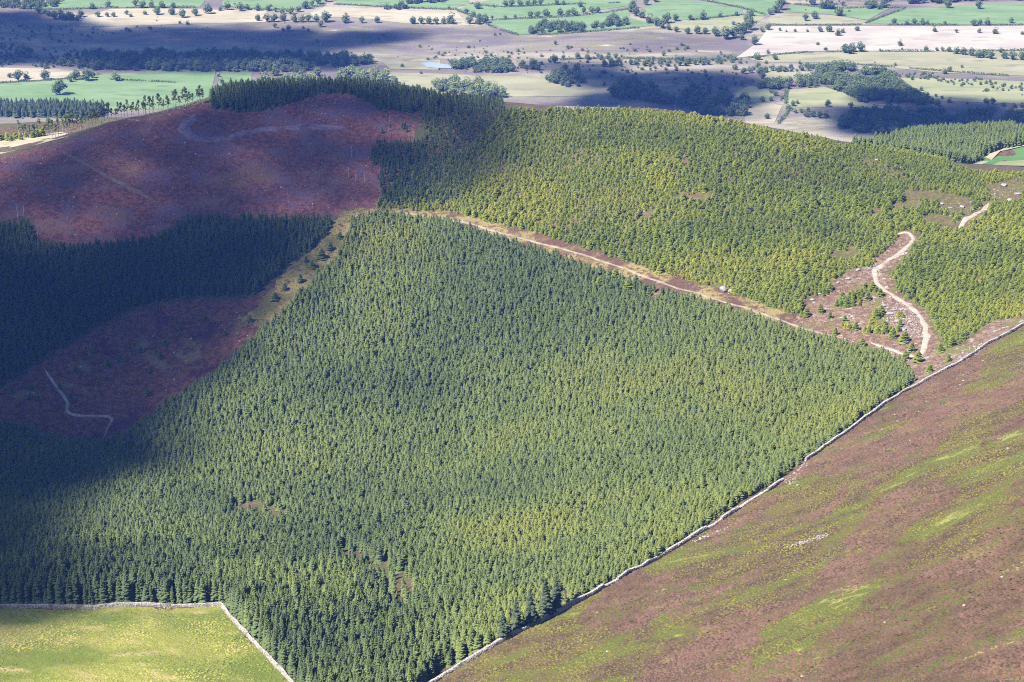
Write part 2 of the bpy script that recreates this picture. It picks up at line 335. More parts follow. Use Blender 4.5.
# ------------------------------------------------------------------ tree shapes (unit: one metre tall, scaled by each tree)
def tube_pts(p, r0, r1, n=5):
    p = np.asarray(p, float); vs, fs = [], []
    for i, c in enumerate(p):
        r = r0+(r1-r0)*i/(len(p)-1)
        for j in range(n): vs.append((c[0]+r*math.cos(2*math.pi*j/n), c[1]+r*math.sin(2*math.pi*j/n), c[2]))
        if i:
            for j in range(n): fs.append(((i-1)*n+j, (i-1)*n+(j+1) % n, i*n+(j+1) % n, i*n+j))
    return vs, fs
def join(parts):
    vs, fs, fm = [], [], []
    for v, f, m in parts:
        o = len(vs); vs += [tuple(a) for a in v]; fs += [tuple(i+o for i in a) for a in f]; fm += [m]*len(f)
    return vs, fs, fm
def conifer_crown(seed, R, n_br, z0, expo, droop, fill=1.0):
    """boughs on an irregular spiral; each bough is a ridged fan of three sprays"""
    r_ = random.Random(seed); vs, fs = [], []; gap = r_.random()*6.28
    for i in range(n_br):
        t = (i+r_.uniform(-1.5, 1.5))/n_br; t = min(max(t, 0), .985); z = z0+(.96-z0)*t**.85; a = i*2.39996+r_.uniform(-.5, .5)
        r = R*((1-t)**expo)*r_.uniform(.62, 1.22)*(1-.18*math.cos(a-gap))+.014; ca, sa = math.cos(a), math.sin(a)
        wd_ = r*r_.uniform(.28, .46)*fill+.008; dz = -droop*r*r_.uniform(.3, 1.5)*(1-t)+r*.35*t; o = len(vs)
        ring = ((.08*r, 0, .02), (.5*r, wd_, dz*.4-.016), (.55*r, 0, dz*.42+.02), (.5*r, -wd_, dz*.4-.016), (r, 0, dz), (.86*r, wd_*.8, dz*.8-.022), (.84*r, -wd_*.75, dz*.8-.02))
        for (x, y, h) in ring: vs.append((x*ca-y*sa, x*sa+y*ca, z+h))
        fs += [(o, o+1, o+2), (o, o+2, o+3), (o+1, o+5, o+2), (o+2, o+6, o+3), (o+5, o+4, o+2), (o+2, o+4, o+6)]
    o = len(vs); vs += [(0, 0, 1.0), (.012, 0, .88), (-.007, .01, .88), (-.007, -.01, .88)]; fs += [(o, o+1, o+2), (o, o+2, o+3), (o, o+3, o+1)]
    return vs, fs
def broad_crown(seed, n=620, sx=.5, base=.18):
    r_ = random.Random(seed); lobes = []
    for i in range(11):
        a = r_.random()*6.28; q = r_.random()**.5*.27*sx/.5; lobes.append((q*math.cos(a), q*math.sin(a), base+.2+r_.random()*.38, r_.uniform(.12, .24)*(1 if i else 1.3)))
    lobes.append((0, 0, .72, .25)); vs, fs = [], []
    for i in range(n):
        c = r_.choice(lobes); d = Vector((r_.gauss(0, 1), r_.gauss(0, 1), r_.gauss(0, 1)*.9+.15)).normalized()
        p = Vector(c[:3])+d*c[3]*r_.uniform(.72, 1.08); p.z = max(p.z, base*.7)
        nrm = (d+Vector((r_.uniform(-.7, .7), r_.uniform(-.7, .7), r_.uniform(-.4, .7)))).normalized()
        t = nrm.orthogonal().normalized(); b = nrm.cross(t); a = r_.random()*6.28; t, b = t*math.cos(a)+b*math.sin(a), b*math.cos(a)-t*math.sin(a)
        s = r_.uniform(.035, .07); o = len(vs)
        vs += [p+t*s, p+b*s*.8+nrm*s*.3, p-t*s, p-b*s*.8-nrm*s*.2]; fs += [(o, o+1, o+2), (o, o+2, o+3)]
    return vs, fs
def pine_crown(seed):
    r_ = random.Random(seed); vs, fs = [], []
    for i in range(26):
        z = .48+.5*r_.random(); r = .13*(1.1-z)/.6+.03; a = r_.random()*6.28; c = Vector((r*math.cos(a)*r_.random()*1.2, r*math.sin(a)*r_.random()*1.2, z))
        for j in range(9):
            d = Vector((r_.gauss(0, 1), r_.gauss(0, 1), r_.gauss(0, .7))).normalized(); p = c+d*.045; t = d.orthogonal().normalized(); b = d.cross(t); s = r_.uniform(.02, .036); o = len(vs)
            vs += [p+t*s, p+b*s, p-t*s-d*.01, p-b*s-d*.01]; fs += [(o, o+1, o+2), (o, o+2, o+3)]
    return vs, fs
def limbs(seed):
    r_ = random.Random(seed); parts = [(*tube_pts([(0, 0, -.03), (.01, 0, .2), (0, .01, .55)], .035, .015), 0)]
    for i in range(4):
        a = i*1.57+r_.uniform(-.4, .4); parts.append((*tube_pts([(0, 0, .2+.05*i), (.12*math.cos(a), .12*math.sin(a), .38+.05*i), (.22*math.cos(a), .22*math.sin(a), .55+.06*i)], .016, .005, 4), 0))
    return join(parts)[:2]
SHAPES = {}
def shape(key, crown, trunk, cm, tm):
    a = bpy.data.meshes.new('crown'); a.from_pydata([tuple(p) for p in crown[0]], [], crown[1]); a.materials.append(cm)
    b = bpy.data.meshes.new('trunk'); b.from_pydata([tuple(p) for p in trunk[0]], [], trunk[1]); b.materials.append(tm)
    vs, fs, fm = join([(crown[0], crown[1], 0), (trunk[0], trunk[1], 1)])
    o = mesh_obj('tree_shape_'+key, vs, fs, [cm, tm], fm=fm, link=False)
    SHAPES[key] = (a, b, o)
ctrunk = lambda s: tube_pts([(0, 0, -.04), (.003, 0, .3), (0, 0, .92)], .020*s, .004)
for i in range(5): shape('spruce%d' % i, conifer_crown(20+i, .23+.03*(i % 3), 112, .04, .74, .50, 1.15), ctrunk(1), M['spruce'], M['bark'])
for i in range(2): shape('dark%d' % i, conifer_crown(35+i, .21+.03*i, 120, .06, .8, .7, 1.0), ctrunk(1), M['dark'], M['pale_bark'])
for i in range(4): shape('young%d' % i, conifer_crown(50+i, .34+.05*(i % 3), 84, .03, .62, .15, 1.25), ctrunk(1.2), M['young'], M['bark'])
for i in range(5): shape('leaf%d' % i, broad_crown(80+i, sx=.44+.05*(i % 3), base=.03+.03*(i % 2)), limbs(80+i), M['leaf'], M['bark'])
for i in range(3): shape('pine%d' % i, pine_crown(70+i), tube_pts([(0, 0, -.03), (.006, .004, .5), (0, 0, .95)], .019, .006), M['spruce'], M['pale_bark'])

# scatter: one object that carries many small plants, used only for the uncountable rest
GROUPS = {}
def scatter_nodes(keys, objs):
    gk = tuple(keys)
    if gk in GROUPS: return GROUPS[gk]
    cl = bpy.data.collections.new('shapes_'+keys[0])
    for o in objs: cl.objects.link(o)
    g = bpy.data.node_groups.new('scatter_'+keys[0], 'GeometryNodeTree')
    g.interface.new_socket('Geometry', in_out='INPUT', socket_type='NodeSocketGeometry'); g.interface.new_socket('Geometry', in_out='OUTPUT', socket_type='NodeSocketGeometry')
    N, L = g.nodes, g.links
    gi, go = N.new('NodeGroupInput'), N.new('NodeGroupOutput'); ip = N.new('GeometryNodeInstanceOnPoints'); ci = N.new('GeometryNodeCollectionInfo')
    ci.inputs[0].default_value = cl; ci.inputs['Separate Children'].default_value = True; ci.inputs['Reset Children'].default_value = True
    def na(nm, ty):
        a = N.new('GeometryNodeInputNamedAttribute'); a.data_type = ty; a.inputs[0].default_value = nm; return a.outputs[0]
    er = N.new('FunctionNodeEulerToRotation'); L.new(na('rot', 'FLOAT_VECTOR'), er.inputs[0])
    L.new(gi.outputs[0], ip.inputs['Points']); L.new(ci.outputs[0], ip.inputs['Instance']); ip.inputs['Pick Instance'].default_value = True
    L.new(na('variant', 'INT'), ip.inputs['Instance Index']); L.new(er.outputs[0], ip.inputs['Rotation']); L.new(na('scl', 'FLOAT_VECTOR'), ip.inputs['Scale'])
    L.new(ip.outputs[0], go.inputs[0]); GROUPS[gk] = g; return g
def scatter(name, pts, scl, tint, keys, objs, label, rot=None, tilt=.05):
    n = len(pts); me = bpy.data.meshes.new(name); me.vertices.add(n); me.vertices.foreach_set('co', np.asarray(pts, np.float32).ravel())
    rot = np.stack([rng.normal(0, tilt, n), rng.normal(0, tilt, n), rng.random(n)*6.28], -1)
    scl = np.asarray(scl, np.float32); scl = np.repeat(scl[:, None], 3, 1) if scl.ndim == 1 else scl
    for nm, ty, v in (('rot', 'FLOAT_VECTOR', rot), ('scl', 'FLOAT_VECTOR', scl)):
        a = me.attributes.new(nm, ty, 'POINT'); a.data.foreach_set('vector', np.asarray(v, np.float32).ravel())
    a = me.attributes.new('tint', 'FLOAT', 'POINT'); a.data.foreach_set('value', np.asarray(tint, np.float32))
    a = me.attributes.new('variant', 'INT', 'POINT'); a.data.foreach_set('value', rng.integers(0, len(keys), n).astype(np.int32))
    o = bpy.data.objects.new(name, me); COL.objects.link(o)
    md = o.modifiers.new('scatter', 'NODES'); md.node_group = scatter_nodes(keys, objs)
    return tag(o, label, kind='stuff')
def grid_pts(polys, s, jit=.38, rot=0.0):
    """jittered planting grid inside world outlines"""
    out = []
    for poly in polys:
        x0, y0 = poly[:, :2].min(0); x1, y1 = poly[:, :2].max(0); cx, cy = (x0+x1)/2, (y0+y1)/2; R = max(x1-x0, y1-y0)*.75
        g = np.arange(-R, R, s); a, b = np.meshgrid(g, g); a = a+(rng.random(a.shape)-.5)*2*jit*s; b = b+(rng.random(b.shape)-.5)*2*jit*s
        x = cx+a*math.cos(rot)-b*math.sin(rot); y = cy+a*math.sin(rot)+b*math.cos(rot); m = inside(x, y, poly); out.append(np.stack([x[m], y[m]], -1))
    return np.concatenate(out)
def solo(key, name, loc, s, tint, label, cat, group, wide=1.0, parts=True):
    """one tree as a thing of its own"""
    a, b, o = SHAPES[key]
    if parts:
        r = empty(name, loc, random.random()*6.28); r.scale = (s*wide, s*wide, s)
        for nm, mm in (('crown', a), ('trunk', b)):
            c = bpy.data.objects.new(nm, mm); COL.objects.link(c); c.parent = r; c['tint'] = float(tint)
    else:
        r = bpy.data.objects.new(name, o.data); COL.objects.link(r); r.location = loc; r.rotation_euler = (0, 0, random.random()*6.28); r.scale = (s*wide, s*wide, s); r['tint'] = float(tint)
    return tag(r, label, cat, group)

# ------------------------------------------------------------------ the spruce plantation
HOLES = [hits([(222,511),(240,502),(276,503),(294,512),(282,521),(240,518)]), hits([(332,549),(350,547),(390,562),(414,580),(418,622),(404,624),(380,594),(344,570)]), hits([(546,606),(562,588),(572,594),(566,612),(552,622)]), hits([(645,300),(660,290),(668,292),(655,306)])]
MAIN = hits([(352,222),(380,214),(440,221),(500,239),(560,259),(600,272),(640,286),(700,303),(760,321),(830,342),(880,355),(905,368),(913,382),(860,420),(806,459),(776,481),(700,530),(600,587),(500,641),(438,672),(400,700),(322,712),(296,682),(253,638),(225,604),(110,604),(0,604),(-90,606),(-90,445),(0,426),(40,438),(100,446),(135,430),(165,408),(205,382),(245,348),(290,306),(335,262)])
LEFT = hits([(-90,412),(0,386),(60,347),(130,308),(200,296),(255,294),(298,258),(326,236),(334,222),(250,222),(195,222),(150,244),(70,252),(38,250),(28,226),(-90,245)])
RB = hits([(500,106),(440,100),(400,95),(350,91),(300,90),(250,93),(210,102)])
RIDGEF = np.concatenate([hits([(212,108),(240,113),(265,112),(290,104),(318,95),(350,95),(370,104),(390,118),(372,150),(365,180),(372,204),(440,208),(470,190),(480,150),(505,112)]), RB*np.array([1.03,1.03,1])])
FAR_W = np.array([hit(*p, dmin=1370) for p in [(868,146),(905,138),(960,133),(1015,134),(1060,138),(1020,146),(985,156),(955,166),(930,172),(900,168),(850,158)]])
def plant(poly, s, hmean, hvar, keep=None, edge=0.0):
    p = grid_pts([poly], s, .36, .5); x, y = p.T; k_ = near_path(x, y) > 2.0
    for h_ in HOLES: k_ &= ~(inside(x+(fbm(x, y, 7, 811, 2)-.5)*6, y+(fbm(x, y, 7, 821, 2)-.5)*6, h_) & (rng.random(len(x)) > .08))
    if keep is not None: k_ &= keep(x, y)
    x, y = x[k_], y[k_]
    g = fbm(x, y, 60, 201, 3); h = hmean*(1+(g-.5)*.6+rng.normal(0, hvar, len(x)))
    t = np.clip((fbm(x, y, 70, 221, 4)-.5)*1.35+.42+rng.normal(0, .11, len(x)), 0, 1)
    return np.stack([x, y, ground(x, y)-.15], -1), np.clip(h, 2.2, hmean*1.75), t
a = plant(MAIN, 1.9, 4.8, .18, lambda x, y: rng.random(len(x)) > .03+.10*(fbm(x, y, 12, 841, 2) > .68))
# older, taller and bluer trees in the near corner beside the meadow
ap = project(a[0]); old = sstep(500, 620, ap[:, 1])*sstep(520, 380, ap[:, 0]); wa = 1.12-.42*old; a = (a[0], a[1]*(1+1.05*old), np.clip(a[2]-.22*old+.16*sstep(380, 640, ap[:, 0])*sstep(330, 420, ap[:, 1]), 0, 1))
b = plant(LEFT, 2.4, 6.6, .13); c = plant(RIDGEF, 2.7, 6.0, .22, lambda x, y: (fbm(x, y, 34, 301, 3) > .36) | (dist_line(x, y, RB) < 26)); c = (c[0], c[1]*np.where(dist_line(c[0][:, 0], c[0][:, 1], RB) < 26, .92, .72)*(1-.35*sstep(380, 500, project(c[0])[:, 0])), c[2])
d = plant(FAR_W, 3.0, 8.5, .10); d = (d[0], d[1], d[2]*.6+.25)
sp = np.concatenate([a[0], b[0], c[0], d[0]]); sh = np.concatenate([a[1], b[1], c[1], d[1]]); st = np.concatenate([a[2]*.75+.17, b[2]*.42, c[2]*.35, d[2]*.8+.1])  # left block's needle colour is darkened to deepen the cloud shade on it
sw = np.concatenate([wa, np.full(len(sp)-len(wa), .9)])
pr = project(sp+np.array([0, 0, 1.])*sh[:, None]*.5)
vis = (pr[:, 0] > 4) & (pr[:, 0] < 1020) & (pr[:, 1] > 4) & (pr[:, 1] < 676)
w_mead = hits([(-90,607),(110,607),(222,605),(250,640),(296,684)]); w_moor = hits([(430,678),(500,643),(600,588),(700,531),(775,483),(807,459),(900,390)])
dm, dh = dist_line(sp[:, 0], sp[:, 1], w_mead), dist_line(sp[:, 0], sp[:, 1], w_moor)
size = sh/pr[:, 2]*(1+.8*(np.minimum(dm, dh) < 5.5)); size[~vis] = 0
pick = np.argsort(-size)[:300]
SPK = ['spruce%d' % i for i in range(5)]
for i in pick:
    if dm[i] < 5.5 and pr[i, 0] < 226: lab, grp = 'tall blue-green spruce in the front row behind the level meadow wall', 'front row above the meadow'
    elif dm[i] < 8: lab, grp = 'tall spruce standing along the slanting meadow wall', 'row down the slanting meadow wall'
    elif dh[i] < 5.5 and pr[i, 1] > 560: lab, grp = 'dark spruce at the plantation edge beside the lower heather wall', 'edge row by the lower heather wall'
    elif dh[i] < 5.5: lab, grp = 'yellow-green spruce at the plantation edge beside the upper heather wall', 'edge row by the upper heather wall'
    elif pr[i, 0] < 300: lab, grp = 'blue-green spruce packed close behind the meadow front row', 'second rows above the meadow'
    else: lab, grp = 'tall spruce in the near corner between meadow and heather wall', 'near corner of the plantation'
    if 'slanting' in lab: e_ = ' near its upper corner' if pr[i, 1] < 628 else ' about half way down' if pr[i, 1] < 655 else ' near the bottom edge'
    elif 'front row' in lab or 'edge beside' in lab: e_ = ''
    else: e_ = ', higher rows' if pr[i, 1] < 600 else ', middle rows' if pr[i, 1] < 650 else ', lowest rows'
    lab += e_; grp += e_
    solo(SPK[rng.integers(0, 5)], 'spruce_tree', sp[i], sh[i], st[i], lab, 'spruce tree', grp, sw[i])
for (px_, py_, h_, lab) in ((366,600,13,'tall dark spruce at the left of the dark clump by the stream gap'),(375,606,15,'tallest dark spruce of the clump beside the stream gap'),(385,612,13.5,'dark spruce at the right of the clump by the stream gap'),(360,606,11.5,'shorter dark spruce at the foot of the stream gap clump'),
                            (516,632,12.5,'tall dark spruce left of the gap near the lower wall'),(530,626,13.5,'bare-stemmed tall spruce above the lower heather wall'),(545,618,14.5,'tallest dark spruce beside the gap near the lower wall'),(556,612,13.5,'dark spruce right beside the gap near the lower wall'),(503,640,11,'dark spruce low by the heather wall bottom')):
    solo('dark%d' % (px_ % 2), 'spruce_tree', hit(px_, py_), h_*1.1, 0.2, lab, 'spruce tree', 'tall dark spruces', .85)
rest = np.ones(len(sp), bool); rest[pick] = False
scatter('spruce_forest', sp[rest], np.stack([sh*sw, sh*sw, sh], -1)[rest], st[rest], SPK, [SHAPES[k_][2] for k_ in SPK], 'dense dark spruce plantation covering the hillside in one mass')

# ------------------------------------------------------------------ young conifers of the upper slope
YOUNG = hits([(372,208),(400,180),(470,150),(510,112),(560,110),(650,112),(720,121),(800,136),(850,146),(880,150),(905,150),(930,156),(950,165),(975,172),(1024,176),(1110,182),(1110,270),(1024,318),(990,322),(960,345),(930,352),(905,345),(905,338),(830,325),(760,304),(680,278),(600,252),(520,229),(440,210)])
ROCKY = hits([(800,302),(845,272),(875,258),(893,244),(905,228),(925,236),(905,262),(892,275),(898,290),(930,312),(945,345),(905,362),(850,345),(795,322)])
ROCKY2 = hits([(895,190),(960,188),(1024,178),(1040,200),(1000,215),(960,238),(935,225),(915,228),(890,215)])
GAPS = [hits(g_) for g_ in ([(640,152),(660,146),(690,152),(700,158),(672,166)], [(798,146),(806,150),(815,160),(808,162)], [(852,160),(872,158),(900,170),(925,178),(905,181),(880,172)], [(985,188),(1000,180),(1040,182),(1040,200),(995,200)], [(965,268),(1000,262),(1000,272),(970,285)], [(520,120),(545,108),(620,106),(640,112),(560,118),(535,130)], [(985,300),(1010,290),(1024,292),(1010,312)])]
p = grid_pts([YOUNG], 1.95, .48); x, y = p.T
gapn = fbm(x, y, 26, 401, 3); keep = gapn < .80; keep &= near_path(x, y) > 1.8
for g_ in GAPS: keep &= ~(inside(x, y, g_) & (rng.random(len(x)) > .55))
for g_, th in ((ROCKY, .44), (ROCKY2, .50)): keep &= ~(inside(x, y, g_) & (fbm(x, y, 16, 431, 2) > th))
x, y = x[keep], y[keep]
yh = (1.3+2.6*fbm(x, y, 45, 441, 3))*np.clip(1+rng.normal(0, .28, len(x)), .4, 2); yt = np.clip((fbm(x, y, 44, 451, 4)-.5)*1.5+.56+rng.normal(0, .12, len(x)), 0, 1)
ex = [((830,318),4),((842,300),5),((830,290),4.5),((850,306),3.5),((868,300),5),((876,318),5.5),((884,330),5.5),((893,338),6),((856,330),5),((845,322),4),((905,342),6),((900,326),4),((912,352),5.5),((918,362),6),((905,360),5),((940,352),5),((952,346),5.5),((962,340),4.5),((930,372),4),((948,362),4.5),((872,290),5),((880,296),4.5),((862,346),4.5),((835,335),4.5),((820,312),5),((806,316),5),((798,308),5),
      ((60,388),3.4),((75,372),4),((108,366),4.4),((120,360),3.6),((98,385),3.2),((70,398),3.6),((106,380),3),((140,352),3.2),((160,358),3.8),((150,372),3),((32,388),3.4),((12,392),3.2),((30,398),3.4),((38,400),3.4),((148,395),4),((165,345),3.6),((130,348),3),((205,320),3.6),((225,335),3.2),((180,330),3.2),((95,352),4.2),((262,330),3.6),((250,322),4.5),((275,300),5),((285,290),4.5),((300,282),5.5),((312,268),5.5),((322,258),6),((330,250),5.5),((318,276),5),((300,295),4.5),((340,238),4),((306,262),4),
      ((600,288),7),((616,280),7),((628,292),7.5),((636,284),6)]
ep = np.array([hit(*e[0]) for e in ex]); eh = np.array([e[1] for e in ex]); et = np.where(np.array([e[0][0] for e in ex]) < 400, .15, .4)
yp = np.stack([x, y, ground(x, y)-.1], -1); pr = project(yp)
okv = (pr[:, 0] > 6) & (pr[:, 0] < 1018) & (pr[:, 1] > 100); lone = inside(x, y, ROCKY) | (near_path(x, y) < 7)
dmn = yh/pr[:, 2]*(1+lone*.7); dmn[~okv] = 0; pick = np.argsort(-dmn)[:240]
YK = ['young%d' % i for i in range(4)]
for i in range(len(ep)):
    px_ = ex[i][0]
    if px_[0] < 240 and px_[1] > 318: lab, grp = 'small dark bushy conifer dotted over the shaded brown clearing', 'bushes of the shaded clearing'
    elif px_[0] < 400: lab, grp = 'small conifer in the ochre strip between the two plantations', 'bushes of the ochre strip'
    elif px_[0] < 700: lab, grp = 'dark conifer standing taller at the forest road edge', 'taller conifers by the forest road'
    else: lab, grp = 'lone young conifer on the bare rocky slope by the gravel path', 'lone conifers of the rocky slope'
    solo(YK[i % 4], 'young_conifer', ep[i], eh[i], et[i], lab, 'conifer', grp, 1.15)
for i in pick:
    if inside(x[i], y[i], ROCKY): lab, grp = 'young green conifer growing in a clump on the rocky slope', 'clumps of the rocky slope'
    elif inside(x[i], y[i], ROCKY2): lab, grp = 'young conifer among pale rocks near the upper path bend', 'conifers at the upper rocks'
    elif near_path(x[i], y[i]) < 7 and pr[i, 0] < 830: lab, grp = 'young conifer at the uphill edge of the forest road', 'conifers along the forest road'
    elif near_path(x[i], y[i]) < 7: lab, grp = 'bright young conifer beside the winding gravel path', 'conifers along the gravel path'
    elif pr[i, 0] > 880: lab, grp = 'bright young conifer in the thicket below the upper rocks', 'thicket on the right of the path'
    else: lab, grp = 'bright young conifer in the thicket just above the forest road', 'thicket above the forest road'
    e_ = ', uphill part' if pr[i, 1] < 235 else ', middle part' if pr[i, 1] < 300 else ', lower part'; lab += e_; grp += e_
    solo(YK[rng.integers(0, 4)], 'young_conifer', yp[i], yh[i], yt[i], lab, 'conifer', grp, 1.1)
rest = np.ones(len(x), bool); rest[pick] = False
scatter('young_conifer_thicket', yp[rest], np.stack([yh*1.1, yh*1.1, yh], -1)[rest], yt[rest], YK, [SHAPES[k_][2] for k_ in YK], 'sunlit thicket of young conifers covering the upper slope')

# ------------------------------------------------------------------ heather, grass tussocks, brash
def lump(seed):
    r_ = random.Random(seed); bm = bmesh.new(); bmesh.ops.create_icosphere(bm, subdivisions=1, radius=.5)
    for v in bm.verts: v.co *= r_.uniform(.65, 1.2); v.co.z = v.co.z*.8+.12
    me = bpy.data.meshes.new('lump'); bm.to_mesh(me); bm.free(); return me
def lumps(key, mat):
    r = []
    for i in range(4):
        me = lump(i*7+len(key)); me.materials.append(mat); r.append(bpy.data.objects.new('%s_shape_%d' % (key, i), me))
    return r
LH, LB, LR = lumps('heather', M['heather']), lumps('brash', M['brash']), lumps('scree', M['rock'])
p = grid_pts([ZW['moor']], 1.05, .5); x, y = p.T; pr = project(np.stack([x, y, ground(x, y)], -1)); k_ = (pr[:, 0] > -25) & (pr[:, 0] < 1050) & (pr[:, 1] < 700); x, y = x[k_], y[k_]
ca, sa = math.cos(math.radians(62)), math.sin(math.radians(62)); u, v_ = (x*ca+y*sa), (-x*sa+y*ca)
g1 = fbm(u*.5, v_, 26, 501, 4); g2 = fbm(x, y, 6, 511, 3)
g3 = fbm(u*.5, v_, 70, 541, 3); g1 = g1+.10*(g3-.5)
tn = np.where(g1 > .55, .68+.10*sstep(.60, .72, g1)*sstep(.35, .6, g2), .04+.46*g2+.20*sstep(.48, .62, g3)+rng.normal(0, .035, len(x))); tn = np.clip(tn+rng.normal(0, .03, len(x)), 0, 1)
hs = np.where(g1 > .55, .34, .58)*(.6+.9*rng.random(len(x)))*(.6+.9*fbm(x, y, 9, 551, 2))
scatter('heather', np.stack([x, y, ground(x, y)-.05], -1), np.stack([hs*2.1, hs*2.1, hs*.8], -1), tn, ['heather%d' % i for i in range(4)], LH, 'low pinkish brown heather with grassy streaks on the near slope', tilt=.2)
M['tussock'] = tuft_mat('tussock', [(.14,.18,.03), (.22,.27,.04), (.32,.34,.055), (.40,.38,.08), (.46,.40,.13)])
p = grid_pts([ZW['meadow']], 1.0, .5); x, y = p.T; pr = project(np.stack([x, y, ground(x, y)], -1)); k_ = (pr[:, 0] > -25) & (pr[:, 1] < 700); x, y = x[k_], y[k_]
tn = np.clip(fbm(x*.5, y*1.4, 22, 561, 4)*1.9-.5+rng.normal(0, .12, len(x)), 0, 1); hs = (.12+.35*rng.random(len(x)))*(.4+1.1*fbm(x, y, 12, 571, 2))
scatter('tussock_grass', np.stack([x, y, ground(x, y)-.03], -1), np.stack([hs*2.8, hs*2.3, hs*.7], -1), tn, ['tussock%d' % i for i in range(4)], lumps('tussock', M['tussock']), 'tussocky yellow-green grass of the walled meadow', tilt=.2)
FELL_IN = ZW['fell']
M['bracken'] = tuft_mat('bracken', [(.10,.055,.035), (.18,.10,.065), (.26,.165,.09), (.34,.30,.10), (.50,.44,.34)])
p = np.concatenate([grid_pts([ZW['ride']], 1.5, .5), grid_pts([ZW['strip']], 1.5, .5), grid_pts([ROCKY], 1.6, .5), grid_pts([ROCKY2], 1.8, .5), grid_pts([ZW['bare']], 1.8, .5)]); x, y = p.T; k_ = near_path(x, y) > .4; x, y = x[k_], y[k_]
tn = np.clip(.02+.62*fbm(x, y, 16, 581, 3)+rng.normal(0, .12, len(x))+(rng.random(len(x)) > .985)*.5, 0, 1); hs = .3+.5*rng.random(len(x))
scatter('bracken', np.stack([x, y, ground(x, y)-.05], -1), np.stack([hs*1.7, hs*1.3, hs*.8], -1), tn, ['bracken%d' % i for i in range(4)], lumps('bracken', M['bracken']), 'brown bracken and rough grass along the ride and rocky slope', tilt=.3)
p = np.concatenate([grid_pts([FELL_IN], 1.5, .5), grid_pts([ZW['clear']], 1.8, .5)]); x, y = p.T; k_ = (near_path(x, y) > .6) & ~inside(x, y, ZW['strip']); x, y = x[k_], y[k_]
tn = np.clip(.12+.55*fbm(x, y, 18, 521, 3)+rng.normal(0, .12, len(x))+(rng.random(len(x)) > .975)*.6, 0, 1); hs = .35+.5*rng.random(len(x))
scatter('brash', np.stack([x, y, ground(x, y)-.05], -1), np.stack([hs*1.7, hs*1.2, hs*.7], -1), tn, ['brash%d' % i for i in range(4)], LB, 'reddish brash and bracken covering the felled ground', tilt=.3)

# ------------------------------------------------------------------ dry stone walls
def stone_wall(pts, height, label, seed, step=.62, width=.85):
    r_ = random.Random(seed); pl = smooth(hits(pts), step, 2); t = np.gradient(pl, axis=0); t /= np.linalg.norm(t, axis=1, keepdims=True)
    c = pl[len(pl)//2]; root = empty('dry_stone_wall', (c[0], c[1], float(ground(*c)))); tag(root, label, 'wall', 'dry stone walls'); base = np.array(root.location)
    B = np.array([(x_, y_, z_) for z_ in (-.5, .5) for y_ in (-.5, .5) for x_ in (-.5, .5)]); F = [(0,2,3,1),(4,5,7,6),(0,1,5,4),(2,6,7,3),(0,4,6,2),(1,3,7,5)]
    for part, courses in (('stone_courses', range(3)), ('coping_stones', (3,))):
        vs, fs = [], []
        for cidx in courses:
            for i in range(len(pl)):
                hloc = height*(.6+.65*float(fbm(pl[i, 0], pl[i, 1], 11, seed, 3)))*(.55 if float(vnoise(pl[i, 0], pl[i, 1], 13, seed+5)) > .86 else 1)
                ch = hloc/3.6; T = t[i]; Nn = np.array([-T[1], T[0]])
                for side in ((-1, 1) if cidx < 3 else (0,)):
                    w_ = width*(.62 if cidx < 3 else .8-.1*r_.random()); g_ = pl[i]+T*r_.uniform(-.1, .1)+Nn*(side*width*.24*(1-.12*cidx)+r_.uniform(-.06, .06))
                    z_ = float(ground(*g_))+ch*(cidx+.45); sz = np.array([step*r_.uniform(.9, 1.35), w_, ch*r_.uniform(.9, 1.25)])
                    o = len(vs); q_ = B*sz*np.array([r_.uniform(.85, 1.1) for _ in range(24)]).reshape(8, 3); an = r_.uniform(-.15, .15); TT = T*math.cos(an)+Nn*math.sin(an); NN = Nn*math.cos(an)-T*math.sin(an)
                    for e in q_: vs.append((g_[0]+TT[0]*e[0]+NN[0]*e[1]-base[0], g_[1]+TT[1]*e[0]+NN[1]*e[1]-base[1], z_+e[2]-base[2]))
                    fs += [tuple(o+j for j in f_) for f_ in F]
        tag(mesh_obj(part, vs, fs, M['stone'], root), kind='stuff')
    return root
stone_wall([(-90,609),(0,608),(55,608),(110,607),(170,607),(221,606)], 1.35, 'level dry stone wall between the meadow and the spruces', 1)
stone_wall([(222,607),(232,620),(252,641),(270,660),(293,684),(318,712)], 1.35, 'dry stone wall slanting down the right side of the meadow', 2)
stone_wall([(385,704),(430,682),(500,645),(560,613),(600,591),(650,562),(700,533),(745,506),(783,481)], 1.55, 'long pale dry stone wall between plantation edge and heather', 3, width=1.15)
stone_wall([(806,461),(840,437),(880,408),(905,391),(935,376),(965,360),(990,343),(1024,326),(1100,285)], 1.45, 'upper dry stone wall climbing past the gravel path', 4, width=1.05)

# ------------------------------------------------------------------ rocks
def rock_mesh(seed):
    r_ = random.Random(seed); bm = bmesh.new(); bmesh.ops.create_icosphere(bm, subdivisions=2, radius=.5)
    ax = [Vector((r_.gauss(0, 1), r_.gauss(0, 1), r_.gauss(0, 1))).normalized() for _ in range(7)]
    for v in bm.verts:
        for a_ in ax:
            dd = v.co.dot(a_)-.33
            if dd > 0: v.co -= a_*dd*.9
        v.co.z = v.co.z*.75+.15
    me = bpy.data.meshes.new('boulder'); bm.to_mesh(me); bm.free(); me.materials.append(M['rock']); return me
RM = [rock_mesh(i) for i in range(5)]
def boulder(px, py, s, label, sc_=(1, 1, 1), name='boulder'):
    o = bpy.data.objects.new(name, RM[random.randrange(5)]); COL.objects.link(o); q_ = hit(px, py); o.location = q_; o.rotation_euler = (0, 0, random.random()*6.28); o.scale = (s*sc_[0], s*sc_[1], s*sc_[2]); return tag(o, label, 'rock')
